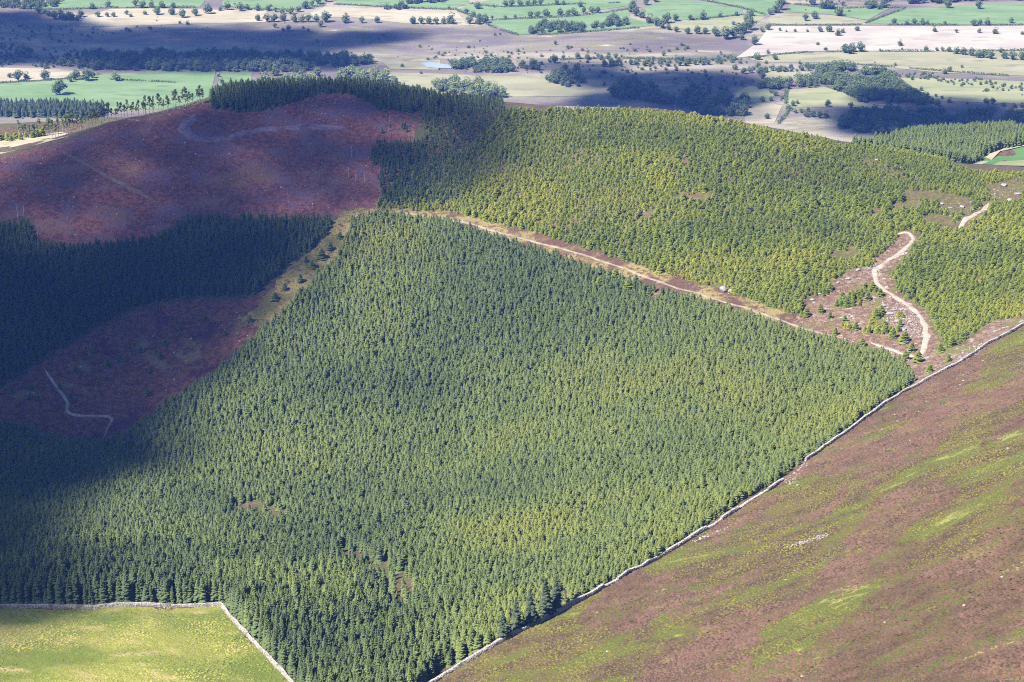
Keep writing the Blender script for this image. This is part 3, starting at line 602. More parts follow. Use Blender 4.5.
boulder(723,291,5.2, 'large pale boulder at the forest road edge', (1, .8, 1.0)); boulder(731,292,3.4, 'smaller pale boulder leaning beside the large roadside one')
boulder(357,217,2.4, 'pale boulder at the corner of the central plantation'); boulder(463,221,1.5, 'small pale stone on the brown ride verge')
boulder(1002,578,1.3, 'white stone alone on the heather near the right edge'); boulder(964,606,1.1, 'white stone low on the right heather slope'); boulder(885,623,.9, 'tiny white stone in the middle of the lower heather')
boulder(802,677,.9, 'tiny white stone at the bottom edge of the heather'); boulder(798,486,1.5, 'fallen white wall stone in the gap between two walls'); boulder(795,474,1.5, 'tumbled stone at the upper side of the wall gap')
boulder(910,441,1.0, 'white stone in the small green heather patch'); boulder(1008,449,1.2, 'white stone in the upper green heather patch'); boulder(607,652,1.0, 'cream stone low on the heather near the wall')
boulder(823,256,3.5, 'grey boulder among the young conifers left of the path'); boulder(968,250,2.2, 'pale boulder in a small gap of the right thicket'); boulder(828,346,2.8, 'grey boulder under the rocky brown slope')
boulder(1004,186,4.5, 'broad pale rock at the upper right crest', (1.6, 1, .6)); boulder(878,160,3.5, 'white rock by the crest gap', (1.6, 1, .5)); boulder(902,168,3.5, 'low white rock beside the purple crest gap', (1.8, 1, .4)); boulder(313,107,2.0, 'white rock near the top of the felled knoll'); boulder(319,133,1.6, 'white stone on the brash track')
for n_, (px_, py_, s_) in enumerate(sorted([(884,306,2.6),(890,314,3.2),(897,322,2.8),(904,330,3.0),(893,330,2.2),(910,322,2.4),(902,310,2.0),(886,322,2.2)])): boulder(px_, py_, s_, 'pale crag on the stony slope inside the path bend, '+['first','second','third','fourth','fifth','sixth','seventh','eighth'][n_]+' from the left', (1.5, 1, .7))
for n_, (px_, py_, s_) in enumerate(sorted([(812,300,2.4),(820,294,2.0),(838,283,2.2),(848,279,2.6),(858,270,2.8),(842,318,2.0)])): boulder(px_, py_, s_, 'low rock along the bracken bank left of the path, '+['first','second','third','fourth','fifth','sixth'][n_]+' from the left', (1.7, 1, .6))
for n_, (px_, py_, s_) in enumerate(sorted([(942,204,2.6),(951,208,2.2),(962,207,3.0),(972,210,2.4),(1010,200,3.2),(1018,194,3.0)])): boulder(px_, py_, s_, 'pale rock among the upper right bracken, '+['first','second','third','fourth','fifth','sixth'][n_]+' from the left', (1.6, 1, .6))
scat = []
for poly_px, dn in (([(862,268),(876,262),(884,278),(872,276)], .9), ([(880,300),(905,303),(922,318),(920,338),(900,336),(886,318)], .9), ([(870,345),(905,352),(915,362),(890,358)], .5), ([(555,108),(610,106),(622,110),(570,113)], .4), ([(60,196),(75,198),(72,210),(62,208)], .25), ([(295,172),(320,170),(325,180),(300,184)], .25),
                    ([(295,100),(340,98),(350,125),(300,125)], .10), ([(940,205),(985,195),(990,215),(950,225)], .14), ([(780,550),(800,542),(824,533.5),(829,533),(828,536),(804,544)], 1.4), ([(693,541),(710,533.5),(728,526.5),(729,528),(712,535),(695,542.5)], 1.0), ([(784,482),(806,460),(808,466),(790,486)], .8), ([(40,432),(62,426),(66,432),(48,438)], .5), ([(985,188),(1040,182),(1040,192),(990,200)], .12), ([(945,360),(975,345),(985,352),(955,366)], .3), ([(0,160),(90,143),(120,150),(60,175),(0,190)], .10), ([(800,300),(850,275),(880,290),(850,330),(810,320)], .03), ([(980,308),(1020,298),(1010,312)], .3), ([(868,430),(1000,350),(1010,360),(880,440)], .02), ([(530,640),(1000,400),(1010,670),(540,690)], .0002)):
    w_ = hits(poly_px); s_ = 1/math.sqrt(dn); scat.append(grid_pts([w_], s_, .5))
scat = np.concatenate(scat); hs = .35+.8*rng.random(len(scat))**2
scatter('scree', np.c_[scat, ground(scat[:, 0], scat[:, 1])], np.stack([hs*1.3, hs, hs*.7], -1), rng.random(len(scat)), ['scree%d' % i for i in range(4)], LR, 'loose pale stones scattered over bare ground', tilt=.4)

# ------------------------------------------------------------------ dead trunks and the shelter belt
def snag(px, py, h_, label, lean=.05):
    q_ = hit(px, py); r_ = random.Random(int(px*7+py)); parts = [(*tube_pts([(0, 0, -.3), (lean*h_*.3, 0, h_*.5), (lean*h_, .1, h_)], .28, .07, 6), 0)]
    root = empty('dead_tree', q_, r_.random()*6.28); tag(root, label, 'dead tree', 'bleached dead trees')
    mesh_obj('trunk', *join(parts)[:2], M['pale_bark'], root)
    for i in range(6):
        z_ = h_*r_.uniform(.3, .92); a_ = r_.random()*6.28; l_ = r_.uniform(.5, 1.4)
        mesh_obj('branch', *tube_pts([(lean*z_, 0, z_), (lean*z_+l_*math.cos(a_), l_*math.sin(a_), z_+r_.uniform(-.2, .4))], .07, .02, 4), M['pale_bark'], root)
for (px_, py_, h_, lab) in ((389,131,10,'bleached dead tree standing between knoll and dark ridge forest'),(352,158,8,'thin dead tree at the foot of the felled knoll'),(349,178,7,'dead grey tree at the edge of the dark trees'),(356,182,8,'pale dead trunk beside the dark trees above the ride'),(994,205,9,'white dead trunk at the upper right rocks'),(918,208,4,'short dead stump by the upper path'),(18,218,7,'dead trunk on the left edge of the felled slope'),(24,214,6,'second dead trunk on the left edge of the felled slope'),(38,236,7,'dead trunk above the dark left plantation'),(365,182,6,'short dead trunk right of the other bleached ones')):
    snag(px_, py_, h_, lab)
def hitd(px, py, dmin): return hit(px, py, dmin)
i = 0; cnt_ = {}
ORD_ = ['first','second','third','fourth','fifth','sixth','seventh','eighth','ninth','tenth','eleventh','twelfth','thirteenth','fourteenth','fifteenth','sixteenth','seventeenth','eighteenth','nineteenth','twentieth','twenty-first','twenty-second','twenty-third','twenty-fourth','twenty-fifth','twenty-sixth']
for px_ in list(range(20, 205, 3)):
    dd = random.uniform(-1.4, 1.4); py_ = float(np.interp(px_, [0, 60, 120, 205], [142, 137, 124, 104]))+random.uniform(-3, 1); q_ = hitd(px_+dd, py_, 1325)
    if q_[1] > 1900: continue
    if px_ < 70: lab, grp = 'pine low in the shelter belt', 'lower pines of the shelter belt'
    elif px_ < 140: lab, grp = 'bare-trunked pine mid shelter belt', 'middle pines of the shelter belt'
    else: lab, grp = 'pine in the shelter belt near the ridge', 'upper pines of the shelter belt'
    cnt_[grp] = cnt_.get(grp, -1)+1; lab = lab+', '+ORD_[cnt_[grp]]+' from the left'
    solo('pine%d' % (i % 3), 'pine_tree', q_, random.uniform(8, 13), random.uniform(.3, .8), lab, 'pine tree', grp, random.uniform(.8, 1.25)); i += 1
for px_ in list(range(-3, 46, 5)):
    q_ = hitd(px_+random.uniform(-2, 2), 143+random.uniform(-4, 2)-.06*px_, 1325)
    solo('young%d' % (i % 4), 'young_conifer', q_, random.uniform(5, 8), random.uniform(.5, .95), 'sunlit bushy conifer at the foot of the shelter belt pines', 'conifer', 'bushes under the shelter belt', 1.1); i += 1

# ------------------------------------------------------------------ the valley: fields, pond, hedges, trees, woods
FIELD = {'green': ((.20,.32,.12), (.27,.38,.17)), 'deep': ((.12,.25,.07), (.18,.30,.09)), 'pale': ((.34,.36,.17), (.42,.42,.22)), 'tan': ((.50,.43,.28), (.60,.53,.37)), 'pink': ((.54,.47,.40), (.66,.59,.48)), 'olive': ((.36,.34,.19), (.45,.43,.26))}
FM = {k_: two_tone('field_'+k_, v_[0], v_[1], .02, c=tuple(e*.86 for e in v_[0]), cs=.05, bump=.1, gain=.36, stretch=(.5, 1.3, 1)) for k_, v_ in FIELD.items()}
def field(name, pts, key, label, lift=.35, mat=None, dmin=1600):
    w_ = np.array([hit(*p_, dmin=dmin) for p_ in pts]); bm = bmesh.new(); fv = [bm.verts.new((a_[0], a_[1], 0)) for a_ in w_]; bm.faces.new(fv)
    bmesh.ops.triangulate(bm, faces=bm.faces[:])
    for _ in range(5):
        ed = [e for e in bm.edges if e.calc_length() > 45]
        if not ed: break
        bmesh.ops.subdivide_edges(bm, edges=ed, cuts=1); bmesh.ops.triangulate(bm, faces=bm.faces[:])
    for v in bm.verts: v.co.z = float(ground(v.co.x, v.co.y))+lift
    bmesh.ops.recalc_face_normals(bm, faces=bm.faces[:])
    if sum(f_.normal.z for f_ in bm.faces) < 0: bmesh.ops.reverse_faces(bm, faces=bm.faces[:])
    me = bpy.data.meshes.new(name); bm.to_mesh(me); bm.free(); me.materials.append(mat or FM[key]); o = bpy.data.objects.new(name, me); COL.objects.link(o); return tag(o, label, kind='structure')
for pts, key, lab in (
  ([(-60,86),(60,80),(100,75),(160,72),(216,71),(213,84),(205,110),(-60,112)], 'green', 'bright green pasture with lone trees on the left'),
  ([(221,73),(252,72),(250,92),(214,96)], 'green', 'small bright pasture corner beside the dark ridge'),
  ([(-60,70),(0,68),(55,69),(100,73.5),(60,79),(-60,85)], 'tan', 'tan strip of rough grass above the left pasture'),
  ([(20,9),(55,0),(65,-12),(215,-12),(200,7),(140,7),(100,8),(72,9.5)], 'green', 'long green field at the top left'),
  ([(222,6),(225,-12),(345,-12),(322,4),(290,9),(262,9)], 'green', 'green field at the top behind a tree row'),
  ([(80,26),(86,17),(110,9),(160,8.5),(265,11),(278,22),(190,24),(90,27)], 'tan', 'bright tan strip behind the shaded moor'),
  ([(298,18),(325,7),(395,9),(456,11),(466,23),(482,26),(400,23),(350,17)], 'tan', 'large pale straw field at the top centre'),
  ([(335,4),(345,-12),(462,-12),(470,3),(452,9),(400,7.5)], 'green', 'green strip above the straw field'),
  ([(456,10),(475,3),(560,-12),(642,-12),(628,6),(560,16),(500,19),(470,15)], 'green', 'green field at the top centre with hedge lines'),
  ([(486,21),(500,20),(560,18),(600,14),(628,10),(630,18),(655,25),(640,27),(540,34),(518,35)], 'green', 'bright green field above the small plantation strips'),
  ([(640,11),(662,0),(700,1),(742,9),(744,14),(690,20),(656,20)], 'green', 'rounded green field inside the curved hedge'),
  ([(662,26),(700,20.5),(744,15),(766,17),(748,29),(700,31)], 'pale', 'pale meadow below the rounded green field'),
  ([(745,9),(700,-3),(700,-12),(785,-12),(778,9),(764,16),(748,16)], 'green', 'green field behind the rounded one'),
  ([(790,5),(850,8),(890,8),(868,20),(830,14.5),(786,12)], 'green', 'pale green field under the top right woods'),
  ([(772,14),(830,15),(868,21),(860,24.5),(800,25),(765,24)], 'olive', 'olive strip above the pale pink field'),
  ([(866,23.5),(905,9),(1000,3),(1080,6),(1080,24),(900,24.5)], 'green', 'long green field at the top right'),
  ([(770,26),(1080,25),(1080,49),(900,51),(800,51.5),(736,58),(758,42)], 'pink', 'long pale pinkish hay field on the right'),
  ([(748,59),(800,52.5),(900,52),(1080,50),(1080,78),(940,73),(850,63),(762,62)], 'olive', 'olive rough pasture below the hay field'),
  ([(900,78),(960,79),(1080,84),(1080,107),(940,101),(918,92)], 'pale', 'pale pasture right of the big wood'),
  ([(786,104),(790,90),(826,87),(862,99),(868,107),(800,108)], 'pale', 'pale pasture with one round tree left of the wood'),
  ([(735,92),(750,86),(776,92),(770,102),(742,112)], 'pale', 'small pale paddock beside the lane'),
  ([(744,104),(770,103),(782,106),(774,124),(745,124)], 'tan', 'tan paddock corner above the young conifers'),
  ([(765,70),(810,72),(812,80),(765,80)], 'olive', 'olive strip left of the big wood'),
  ([(372,73),(420,73),(560,78),(592,86),(600,96),(500,97),(400,86)], 'olive', 'sunlit rough grass behind the ridge'),
  ([(382,62),(420,61),(440,60),(440,70),(390,69)], 'olive', 'green rough patch beside the pond'),
  ):
    field('field', pts, key, lab)
kw = NB('pond_water'); pondm = kw.finish((.16,.18,.22), .12); field('pond', [(420,63.5),(431,62.5),(453,66),(451,69),(436,68.5),(427,67.5)], None, 'small pale pond beside the shaded wood', .75, pondm)
far_f = [([(962,154),(985,148),(1015,140),(1060,138),(1060,158),(1000,162),(965,172)], 'deep', 'green sloping field behind the right crest'), ([(955,172),(1000,162),(1060,158),(1060,180),(960,182)], 'pale', 'pale grass field just behind the right crest')]
for pts, key, lab in far_f: field('field', pts, key, lab, .3, None, 1370)
field('bank', [(-60,152),(0,141),(60,132),(130,119),(140,123),(70,146),(-60,172)], 'tan', 'sunlit straw coloured bank beyond the felled hill', .15, None, 1310)
bank_strip = field('path', [(935,168),(985,150),(1015,143),(1040,140),(1040,143),(1000,152),(960,164),(945,170)], 'tan', 'pale strip along the far plantation edge', .6, None, 1370)

LK = ['leaf%d' % i for i in range(5)]
ORD = ['first','second','third','fourth','fifth','sixth','seventh','eighth','ninth','tenth','eleventh','twelfth','thirteenth','fourteenth','fifteenth','sixteenth','seventeenth','eighteenth','nineteenth','twentieth','twenty-first','twenty-second','twenty-third','twenty-fourth','twenty-fifth']
def vtrees(label, group, lst, tint=.35, cat='tree'):
    n_ = len(lst)
    for ei, e in enumerate(sorted(lst)):
        px_, py_, w_ = e; q_ = hit(px_, py_, 1700); dist = np.linalg.norm(q_-np.array([0, 0, CAM_Z])); s = w_*dist/FPX*.9
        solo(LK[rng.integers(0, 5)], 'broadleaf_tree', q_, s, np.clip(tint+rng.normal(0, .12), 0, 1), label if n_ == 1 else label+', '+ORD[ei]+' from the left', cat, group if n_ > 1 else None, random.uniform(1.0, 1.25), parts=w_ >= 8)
vtrees('large round tree in front of the left pasture group', 'x', [(60,95,19)], .3)
vtrees('lone tree out in the left pasture', 'x', [(116,81,13)], .45)
vtrees('tree in the cluster at the left pasture head', 'cluster at the left pasture head', [(76,80,12),(86,81,15),(70,82,9),(92,78,9)])
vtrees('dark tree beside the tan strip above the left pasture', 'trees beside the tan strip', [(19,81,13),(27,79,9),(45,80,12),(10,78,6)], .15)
vtrees('round tree in the row behind the ridge top', 'row behind the dark ridge', [(275,76,13),(236,72,9),(302,76,10),(318,76,11)], .5)
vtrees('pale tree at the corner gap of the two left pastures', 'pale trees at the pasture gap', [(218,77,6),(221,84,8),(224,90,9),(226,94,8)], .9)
vtrees('tree in the bright tan strip behind the shaded moor', 'trees of the tan strip', [(92,9,8),(108,7,8),(98,17,7),(107,17,6),(114,17,6),(127,15,6),(131,17,5),(145,15,6),(158,15,10),(172,15,9),(182,18,11),(196,16,10),(188,25,6),(180,24,4),(136,6,8),(143,8,9),(152,7,8),(162,8,9),(173,8,7)], .4)
vtrees('tree in the row along the top left green field', 'row below the top left field', [(208,14,13),(227,10,11),(240,11,10),(247,10,7),(258,11,9),(220,11,6),(268,11,7),(275,12,6)], .25)
vtrees('tree in the band crossing above the shaded moor', 'band above the shaded moor', [(258,21,8),(267,22,10),(275,22,10),(283,21,9),(294,22,11),(302,22,9),(309,22,10),(316,22,9),(325,22,13),(321,27,8),(346,23,12),(362,23,8),(377,23,8),(275,28,6),(289,31,7),(283,32,5),(303,29,4)], .3)
vtrees('tree along the hedge climbing to the top centre', 'hedge trees at top centre', [(283,14,8),(291,14,9),(298,12,8),(306,9,10),(312,6,8),(318,4,10),(326,2,10),(334,0,9),(340,-1,8)], .3)
vtrees('tree below the straw field in half shade', 'row below the straw field', [(413,24,9),(421,24,9),(429,24,9),(436,24,8),(444,24,9),(452,24,14),(470,24,10),(478,24,9),(485,23,11),(466,14,7),(473,17,8),(479,20,8)], .25)
vtrees('lone round tree in the top centre green field', 'x', [(478,9,9)], .3)
vtrees('hedge tree between the top centre green fields', 'hedge trees in green fields', [(494,7.5,4),(505,6.5,8),(512,6.5,9),(520,6,9),(528,6,8),(534,5.5,9),(541,5.5,8),(557,5,7),(563,5,6),(530,17.5,8),(538,17.5,8),(546,16.5,10),(560,15.5,9),(568,15.5,8),(574,15.5,10),(584,13.5,8),(592,13,9),(598,13,8),(580,7,8),(492,19.5,5),(505,19,5),(515,18.5,5)], .3)
vtrees('lone bush on the pale moor in the middle', 'bushes on the pale moor', [(568,49,5),(555,44.5,5),(495,36,4),(500,35,3),(480,42,3),(449,9,4)], .2)
vtrees('tree in the curved hedge round the green field', 'curved hedge trees', [(634,8,11),(631,12,10),(636,16,11),(643,18,10),(650,23,11),(656,26,11),(662,28,11),(667,23,12),(675,21,9),(646,5,9),(655,2,9),(664,0,9),(672,-1,9),(668,30,7),(676,32,7),(688,34,8),(697,34,10),(705,34,8)], .2)
vtrees('round tree in the pale meadow beyond the curved hedge', 'trees of the pale meadow', [(703,20,12),(690,20,7),(721,17.5,7),(736,16,6),(733,25,5),(752,16,9)], .3)
vtrees('tree in the grove where the pale meadows meet', 'grove between the meadows', [(716,36,12),(725,39,15),(733,38,14),(738,34,13),(745,33,14),(750,30,15),(748,23,15),(754,45,12),(741,40,9),(768,30,9),(762,32,7)], .25)
vtrees('tree in the clump under the top right woods', 'clump under the top woods', [(770,15,9),(776,13,12),(780,10,15),(782,4,13),(805,21,9),(815,19,10),(839,16,11),(823,9,13),(830,9,14),(812,5,10),(843,6,6)], .25)
vtrees('bush in the pale pinkish hay field', 'bushes of the hay field', [(780,31,4),(786,32,3),(795,32,4),(807,32,4),(820,32,8),(829,32,9),(838,36,9),(843,33,6),(857,31,6),(845,53,11),(852,52,12),(860,52,12),(849,54,10),(900,46,8),(768,54,4),(880,51,3),(902,50,3),(934,32,7),(956,33,5),(979,33,6),(996,34,8),(1022,35,5)], .3)
vtrees('tree along the lower edge of the top right green field', 'edge of the top right field', [(894,24,7),(907,24.5,6),(914,24.5,7),(922,24.5,7),(928,24.5,6),(945,25,5),(974,26,8),(987,25,9),(980,25,7),(1011,23,7)], .3)
vtrees('spreading tree standing in the top right green field', 'trees in the top right field', [(948,8,10),(978,9,10)], .3)
vtrees('tree in the row crossing the olive pasture', 'row crossing the olive pasture', [(926,51,7),(937,51,5),(942,51,5),(949,52,7),(956,54,9),(963,55,9),(971,56,10),(978,58,10),(984,58,10),(990,59,10),(1001,53,6),(1004,59,9),(1012,60,11),(1021,60,11)], .3)
vtrees('bush in the pale pasture right of the big wood', 'bushes right of the big wood', [(921,91,6),(928,95,4),(936,97,4),(942,99,4),(950,103,7),(992,105,9),(986,104,8),(962,68,4),(895,66,4),(944,74,7),(950,72,7),(967,105,4),(1014,108,6),(1022,108,7)], .3)
vtrees('round tree alone in the pale pasture left of the wood', 'x', [(828,107,9)], .2)
vtrees('bush near the lane in the small paddock', 'bushes by the lane', [(762,102,7),(771,101,6),(775,96,7),(782,99,5),(788,110,7),(793,106,7),(797,104,6),(851,108,7),(767,119,7),(795,113,6),(801,113,6)], .4)
vtrees('tree in the line along the lower valley edge', 'line at the valley edge', [(806,117,9),(813,117,9),(819,118,9),(826,118,9),(808,112,6)], .2)
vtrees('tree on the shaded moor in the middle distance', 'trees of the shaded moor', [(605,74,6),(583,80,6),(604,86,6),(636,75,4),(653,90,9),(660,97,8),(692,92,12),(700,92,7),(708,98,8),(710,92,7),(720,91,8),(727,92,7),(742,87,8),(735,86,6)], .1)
vtrees('tree scattered in rough scrub left of the big wood', 'scrub trees left of the wood', [(762,79,9),(768,86,9),(775,87,9),(782,87,9),(758,68,7),(766,64,5),(775,60,9),(800,64,5),(750,73,9),(744,74,8),(735,70,7),(757,60,10),(768,53,5)], .35)
vtrees('tree beside the pond', 'trees beside the pond', [(402,67,5),(463,62,6),(421,74,4),(439,70,3),(459,80,3)], .3)

def hedge(pts, label, hgt=3.2, seed=0):
    r_ = random.Random(seed); pl = smooth(np.array([hit(*p_, dmin=1700) for p_ in pts]), 1.6, 2); base = np.array([*pl[len(pl)//2], 0.]); base[2] = float(ground(*base[:2])); vs, fs = [], []
    for (cx, cy) in pl:
        if float(vnoise(cx, cy, 22, 71)) > .80: continue
        gz = float(ground(cx, cy)); hh = hgt*(.5+.9*float(fbm(cx, cy, 14, 73, 2)))
        for _ in range(9):
            p_ = Vector((cx+r_.gauss(0, 1.1), cy+r_.gauss(0, 1.1), gz+hh*r_.random()))-Vector(base); d_ = Vector((r_.gauss(0, 1), r_.gauss(0, 1), r_.gauss(.3, 1))).normalized(); t_ = d_.orthogonal().normalized(); b_ = d_.cross(t_); s_ = r_.uniform(.5, 1.0); o = len(vs)
            vs += [p_+t_*s_, p_+b_*s_, p_-t_*s_, p_-b_*s_]; fs += [(o, o+1, o+2), (o, o+2, o+3)]
    o = mesh_obj('hedge', vs, fs, M['leaf']); o.location = base; o['tint'] = .3; return tag(o, label, 'hedge', 'valley hedgerows')
for hi_, (pts, lab) in enumerate((
  ([(456,10),(470,16),(486,21),(500,20),(560,17.5),(600,14),(629,9)], 'hedge between the two top centre green fields'), ([(470,4),(500,8),(540,6),(580,4),(620,3)], 'hedge crossing the upper top centre green field'),
  ([(222,7),(262,10),(290,10),(325,6)], 'hedge below the top green field behind the tree row'), ([(335,4.5),(400,8),(456,10)], 'hedge between the straw field and the green strip'), ([(482,22),(492,27),(506,32),(520,36)], 'hedge at the left end of the bright green field'),
  ([(520,36),(560,34),(600,31),(640,28)], 'hedge under the small plantation strips'), ([(700,0),(722,4),(745,9),(765,15)], 'hedge behind the rounded green field'), ([(656,22),(690,20.5),(744,15)], 'hedge between rounded field and pale meadow'),
  ([(790,4),(830,9),(870,8),(905,8)], 'hedge at the head of the pale green field'), ([(866,23.5),(885,16),(905,9)], 'hedge at the left end of the long top right field'), ([(770,25.5),(830,25),(900,25),(1040,25)], 'long hedge above the pale pinkish hay field'),
  ([(748,58.5),(800,52.5),(900,51.7),(1040,50)], 'long low hedge between hay field and olive pasture'), ([(-10,84),(30,82),(60,80),(100,75)], 'hedge above the left bright pasture'), ([(110,80),(140,81),(175,83)], 'broken hedge inside the left bright pasture'),
  ([(778,124),(786,115),(794,106),(800,103)], 'hedge along the winding lane'), ([(826,87),(845,93),(862,99)], 'hedge between pale pasture and big wood'), ([(786,90),(786,104)], 'short hedge left of the pale pasture'), ([(20,9),(72,9.5),(100,8),(200,7.5)], 'hedge below the long top left field'), ([(800,66),(850,64),(900,68),(1000,76),(1040,78)], 'ragged hedge under the olive pasture'), ([(560,60),(600,58),(700,60),(740,60)], 'ragged hedge crossing the middle moor'))):
    hedge(pts, lab, 2.6, hi_)
def wood(name, polys, s, hm, tint, label):
    W_ = [np.array([hit(*p_, dmin=1700) for p_ in pl_]) for pl_ in polys]; p_ = grid_pts(W_, s, .45); x, y = p_.T; kk = fbm(x, y, 60, 601, 3) < .68; x, y = x[kk], y[kk]
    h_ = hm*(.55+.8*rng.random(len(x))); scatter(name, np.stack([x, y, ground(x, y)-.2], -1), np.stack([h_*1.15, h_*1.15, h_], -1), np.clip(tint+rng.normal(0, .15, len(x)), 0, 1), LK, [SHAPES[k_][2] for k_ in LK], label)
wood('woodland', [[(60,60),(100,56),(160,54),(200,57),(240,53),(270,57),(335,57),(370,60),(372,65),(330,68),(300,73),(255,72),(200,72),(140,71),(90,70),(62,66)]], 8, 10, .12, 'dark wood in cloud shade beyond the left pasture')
wood('scrub', [[(-20,44),(20,46),(35,52),(28,62),(0,68),(-20,68)], [(30,62),(60,58),(60,68),(36,70)]], 11, 6, .1, 'scattered dark scrub on the shaded left moor')
wood('woodland', [[(-20,6),(20,10),(55,7),(60,2),(30,-8),(-20,-8)], [(30,12),(60,14),(84,17),(80,22),(55,20),(36,14)]], 9, 9, .15, 'wooded corner at the far top left')
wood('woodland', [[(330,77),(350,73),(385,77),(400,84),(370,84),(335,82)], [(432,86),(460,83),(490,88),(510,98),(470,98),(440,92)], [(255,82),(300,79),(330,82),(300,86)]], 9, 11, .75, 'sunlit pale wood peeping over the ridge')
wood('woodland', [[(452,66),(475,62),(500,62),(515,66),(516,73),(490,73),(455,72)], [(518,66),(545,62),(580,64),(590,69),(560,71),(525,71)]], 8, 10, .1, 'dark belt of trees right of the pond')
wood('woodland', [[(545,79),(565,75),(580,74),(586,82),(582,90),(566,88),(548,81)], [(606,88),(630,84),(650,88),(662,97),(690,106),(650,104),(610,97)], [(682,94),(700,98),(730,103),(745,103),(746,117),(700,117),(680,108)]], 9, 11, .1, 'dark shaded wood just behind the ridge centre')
wood('scrub', [[(600,62),(640,60),(690,61),(735,57),(740,63),(690,67),(640,69),(600,67)], [(750,70),(810,67),(815,71),(752,74)], [(560,58),(620,58),(620,60),(560,60.5)]], 10, 7, .2, 'low scrub belt across the middle of the moor')
wood('woodland', [[(527,34),(533,29),(545,25),(566,25),(586,27),(586,32)], [(588,30),(600,24),(618,19),(628,20),(630,26)], [(383,9),(400,7),(408,8),(406,10),(385,10)], [(400,3),(430,1),(446,1),(446,3),(410,5)]], 8, 9, .15, 'neat dark plantation strips among green fields')
wood('woodland', [[(818,72),(850,68),(875,74),(895,80),(905,88),(922,98),(945,106),(940,122),(900,116),(870,106),(850,98),(830,88),(815,82)], [(756,87),(775,83),(790,86),(788,89),(760,90)], [(795,84),(815,79),(818,88),(798,88)]], 8, 11, .22, 'large dark wood filling the right of the valley')
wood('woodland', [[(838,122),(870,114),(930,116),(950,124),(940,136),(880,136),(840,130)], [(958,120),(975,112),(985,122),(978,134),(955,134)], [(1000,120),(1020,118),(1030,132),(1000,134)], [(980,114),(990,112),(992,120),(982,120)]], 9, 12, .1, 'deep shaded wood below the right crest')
wood('woodland', [[(862,-2),(900,4),(935,4),(1000,0),(1060,4),(1060,-14),(860,-14)], [(862,8),(880,10),(890,6),(870,3)], [(785,0),(860,0),(860,-14),(785,-14)]], 10, 12, .2, 'woods along the top right')
wood('scrub', [[(895,74),(940,74),(985,80),(1000,86),(960,87),(930,80),(900,78)], [(980,92),(1000,84),(1060,86),(1060,92),(1010,92)], [(905,79),(960,76),(962,79),(915,81)]], 9, 4, .25, 'low grey-green scrub along the ditch on the right')
PX0 = np.array([hit(*p_, dmin=1700) for p_ in [(-40,0),(1064,0),(1064,120),(-40,120)]])
p = grid_pts([PX0], 13, .5); x, y = p.T; dn = fbm(x*.6, y, 130, 701, 4)+.25*(fbm(x, y, 28, 711, 2)-.5); k_ = (dn > .56) & (rng.random(len(x)) < .75)
for o_ in [o_ for o_ in bpy.data.objects if o_.name.startswith('field')]:
    c_ = np.array([v.co[:2] for v in o_.data.vertices]); k_ &= ~((x > c_[:, 0].min()) & (x < c_[:, 0].max()) & (y > c_[:, 1].min()) & (y < c_[:, 1].max()) & (rng.random(len(x)) > .04))
x, y = x[k_], y[k_]; h_ = 1.4+4.0*rng.random(len(x))**2
scatter('scrub', np.stack([x, y, ground(x, y)-.2], -1), np.stack([h_*1.5, h_*1.5, h_], -1), np.clip(.35+rng.normal(0, .2, len(x)), 0, 1), LK, [SHAPES[k_][2] for k_ in LK], 'thin scrub and gorse dotted over the open moor')
def conif(polys, s, hm, label):
    W_ = [np.array([hit(*p_, dmin=1600) for p_ in pl_]) for pl_ in polys]; p_ = grid_pts(W_, s, .4); x, y = p_.T; h_ = hm*(.7+.5*rng.random(len(x)))
    scatter('conifer_belt', np.stack([x, y, ground(x, y)-.2], -1), h_, np.clip(.1+rng.normal(0, .1, len(x)), 0, 1), SPK, [SHAPES[k_][2] for k_ in SPK], label)
conif([[(-30,107),(60,107),(105,110),(100,118),(40,118),(-30,116)]], 4, 12, 'dark conifer belt below the left pasture')

# ------------------------------------------------------------------ clouds overhead (their shadows lie on the land)
CLOUD_Z = 2300.0
kc = NB('cloud_vapour'); den = kc.attr('vapour').outputs['Fac']; nz = kc.ramp(kc.noise(kc.coord(), .012, 4), .35, .6)
dfs = kc.n('ShaderNodeBsdfDiffuse'); dfs.inputs[0].default_value = (.85, .85, .87, 1); trl = kc.n('ShaderNodeBsdfTranslucent'); trl.inputs[0].default_value = (.85, .85, .87, 1); tpn = kc.n('ShaderNodeBsdfTransparent')
m1_ = kc.n('ShaderNodeMixShader'); m1_.inputs[0].default_value = .35; kc.t.links.new(dfs.outputs[0], m1_.inputs[1]); kc.t.links.new(trl.outputs[0], m1_.inputs[2])
m2_ = kc.n('ShaderNodeMixShader'); kc.t.links.new(den, m2_.inputs[0]); kc.t.links.new(tpn.outputs[0], m2_.inputs[1]); kc.t.links.new(m1_.outputs[0], m2_.inputs[2]); kc.t.links.new(m2_.outputs[0], kc.out.inputs[0])
bmI = bmesh.new(); bmesh.ops.create_icosphere(bmI, subdivisions=2, radius=1.0); IV = np.array([v.co[:] for v in bmI.verts]); IF = [tuple(v.index for v in f_.verts) for f_ in bmI.faces]; bmI.free()
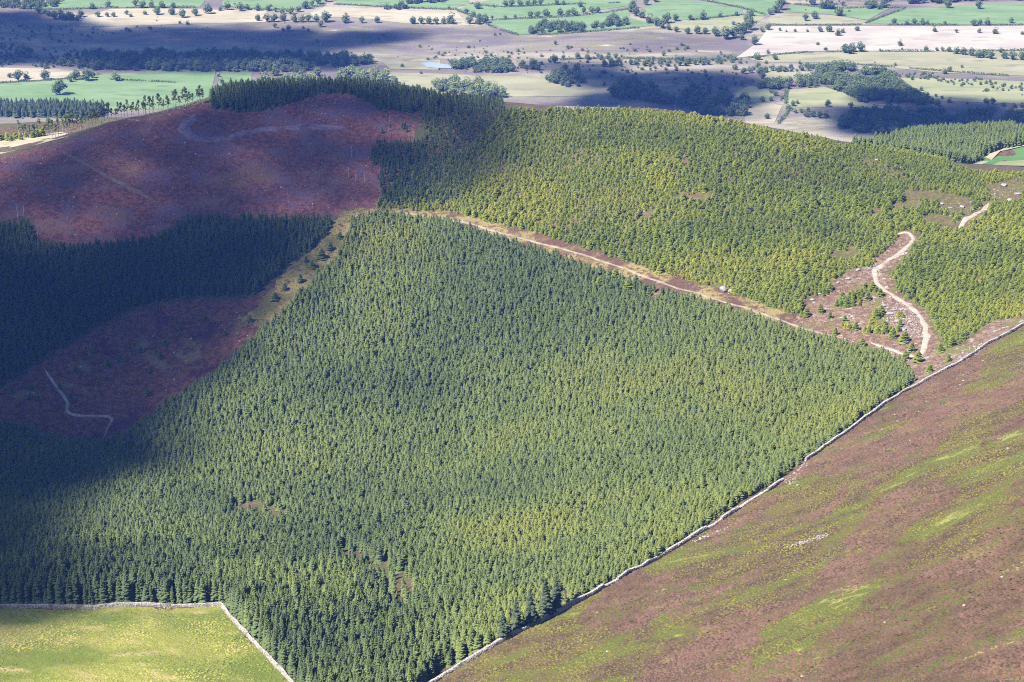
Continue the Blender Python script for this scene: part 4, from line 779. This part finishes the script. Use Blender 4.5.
def cloud(px_poly, s, label, soft=22.0, dens=1.0, dmin=380.0, lift=6.0, ext=False):
    g_ = np.array([hit(*p_, dmin=dmin) for p_ in px_poly]); g_[:, 2] += lift; g_[:, :2] *= np.array([1.022 if ext and p_[1] < 165 and p_[0] > 50 else 1.0 for p_ in px_poly])[:, None]; t_ = (CLOUD_Z-g_[:, 2])/SUN.z; up = g_+np.array(SUN)[None]*t_[:, None]
    p_ = grid_pts([up], s, .3); ed = dist_line(p_[:, 0], p_[:, 1], up, True)
    vs, fs, dn = [], [], []
    for (cx, cy), e in zip(p_, ed):
        r = s*rng.uniform(.75, 1.0); dv = IV*np.array([r, r, r*.55])*(1+.12*(rng.random((len(IV), 1))-.5)); o = len(vs)
        vs += (dv+np.array([cx, cy, CLOUD_Z+rng.uniform(-.2, .3)*s])).tolist(); fs += [tuple(a_+o for a_ in f_) for f_ in IF]
        dn += [dens*float(np.clip(.10+.90*sstep(0, soft*2, e), 0, 1))]*len(IV)
    o = mesh_obj('cloud', vs, fs, kc.m, smooth_=True); at_ = o.data.attributes.new('vapour', 'FLOAT', 'POINT'); at_.data.foreach_set('value', np.array(dn, np.float32)); return tag(o, label, kind='structure')
cloud([(-260,190),(-120,190),(0,158),(60,143),(120,122),(210,102),(300,93),(400,97),(480,105),(515,115),(470,150),(440,200),(400,214),(368,224),(350,246),(318,272),(285,318),(240,365),(200,405),(178,440),(192,472),(145,490),(100,518),(78,555),(95,588),(104,615),(85,634),(-20,640),(-200,640),(-300,400)], 30, 'broad cloud whose shade lies over the left hill', 22, .42, ext=True)
cloud([(-260,270),(-60,262),(40,255),(75,252),(150,240),(200,222),(330,222),(345,246),(312,272),(280,318),(235,365),(195,405),(172,440),(178,468),(135,486),(90,512),(66,552),(84,586),(92,612),(70,632),(-20,640),(-200,640),(-300,400)], 30, 'lower thicker cloud shading the dark left plantation', 18, .42, lift=4.0)
cloud([(-120,12),(30,12),(70,22),(100,29),(200,26),(290,31),(400,30),(420,38),(340,48),(330,58),(400,62),(375,68),(230,71),(100,70),(60,66),(-120,67)], 40, 'long cloud shading the far left moor', 13, .7, 1700)
cloud([(500,64),(560,66),(660,68),(730,76),(762,82),(745,92),(760,104),(745,120),(660,120),(560,110),(545,98),(590,88),(560,76)], 40, 'cloud shading the moor behind the ridge', 13, .7, 1700)
cloud([(600,33),(660,32),(735,40),(715,50),(640,50),(600,42)], 35, 'thin cloud shading the pale moor', 40, .13, 1700)
cloud([(400,22),(450,25),(470,32),(420,36),(380,60),(330,55),(340,35)], 35, 'thin ragged cloud over the middle moor', 40, .14, 1700)
cloud([(838,104),(870,92),(925,98),(1000,105),(1120,108),(1120,136),(1000,134),(900,137),(830,134),(815,118)], 40, 'cloud shading the woods below the right crest', 13, .7, 1700)
cloud([(330,250),(390,236),(470,240),(460,266),(380,275)], 22, 'wisp of cloud over the top of the plantation', 26, .10)
cloud([(560,300),(620,282),(640,300),(590,330),(545,330)], 20, 'small wisp of cloud over the plantation middle', 22, .07)
cloud([(400,100),(500,107),(540,112),(545,150),(500,195),(440,208),(395,206)], 26, 'ragged fringe of cloud over the ridge slope', 24, .30)

# ------------------------------------------------------------------ haze
x0, x1, y0, y1, z0, z1 = -14500, 14500, -700, 22500, -30, 690
hv = [(x_, y_, z_) for z_ in (z0, z1) for y_ in (y0, y1) for x_ in (x0, x1)]
kh = NB('haze_air'); pvn = kh.n('ShaderNodeVolumePrincipled'); pvn.inputs['Color'].default_value = (.12, .28, 1.0, 1); pvn.inputs['Density'].default_value = .000055; pvn.inputs['Anisotropy'].default_value = .2
kh.t.links.new(pvn.outputs[0], kh.out.inputs['Volume'])
hz = mesh_obj('haze', hv, [(0,2,3,1),(4,5,7,6),(0,1,5,4),(2,6,7,3),(0,4,6,2),(1,3,7,5)], kh.m); tag(hz, 'thin blue summer haze in the valley air', kind='stuff')
print('trees', len(sp), 'young', len(yp), 'objects', len(bpy.data.objects))
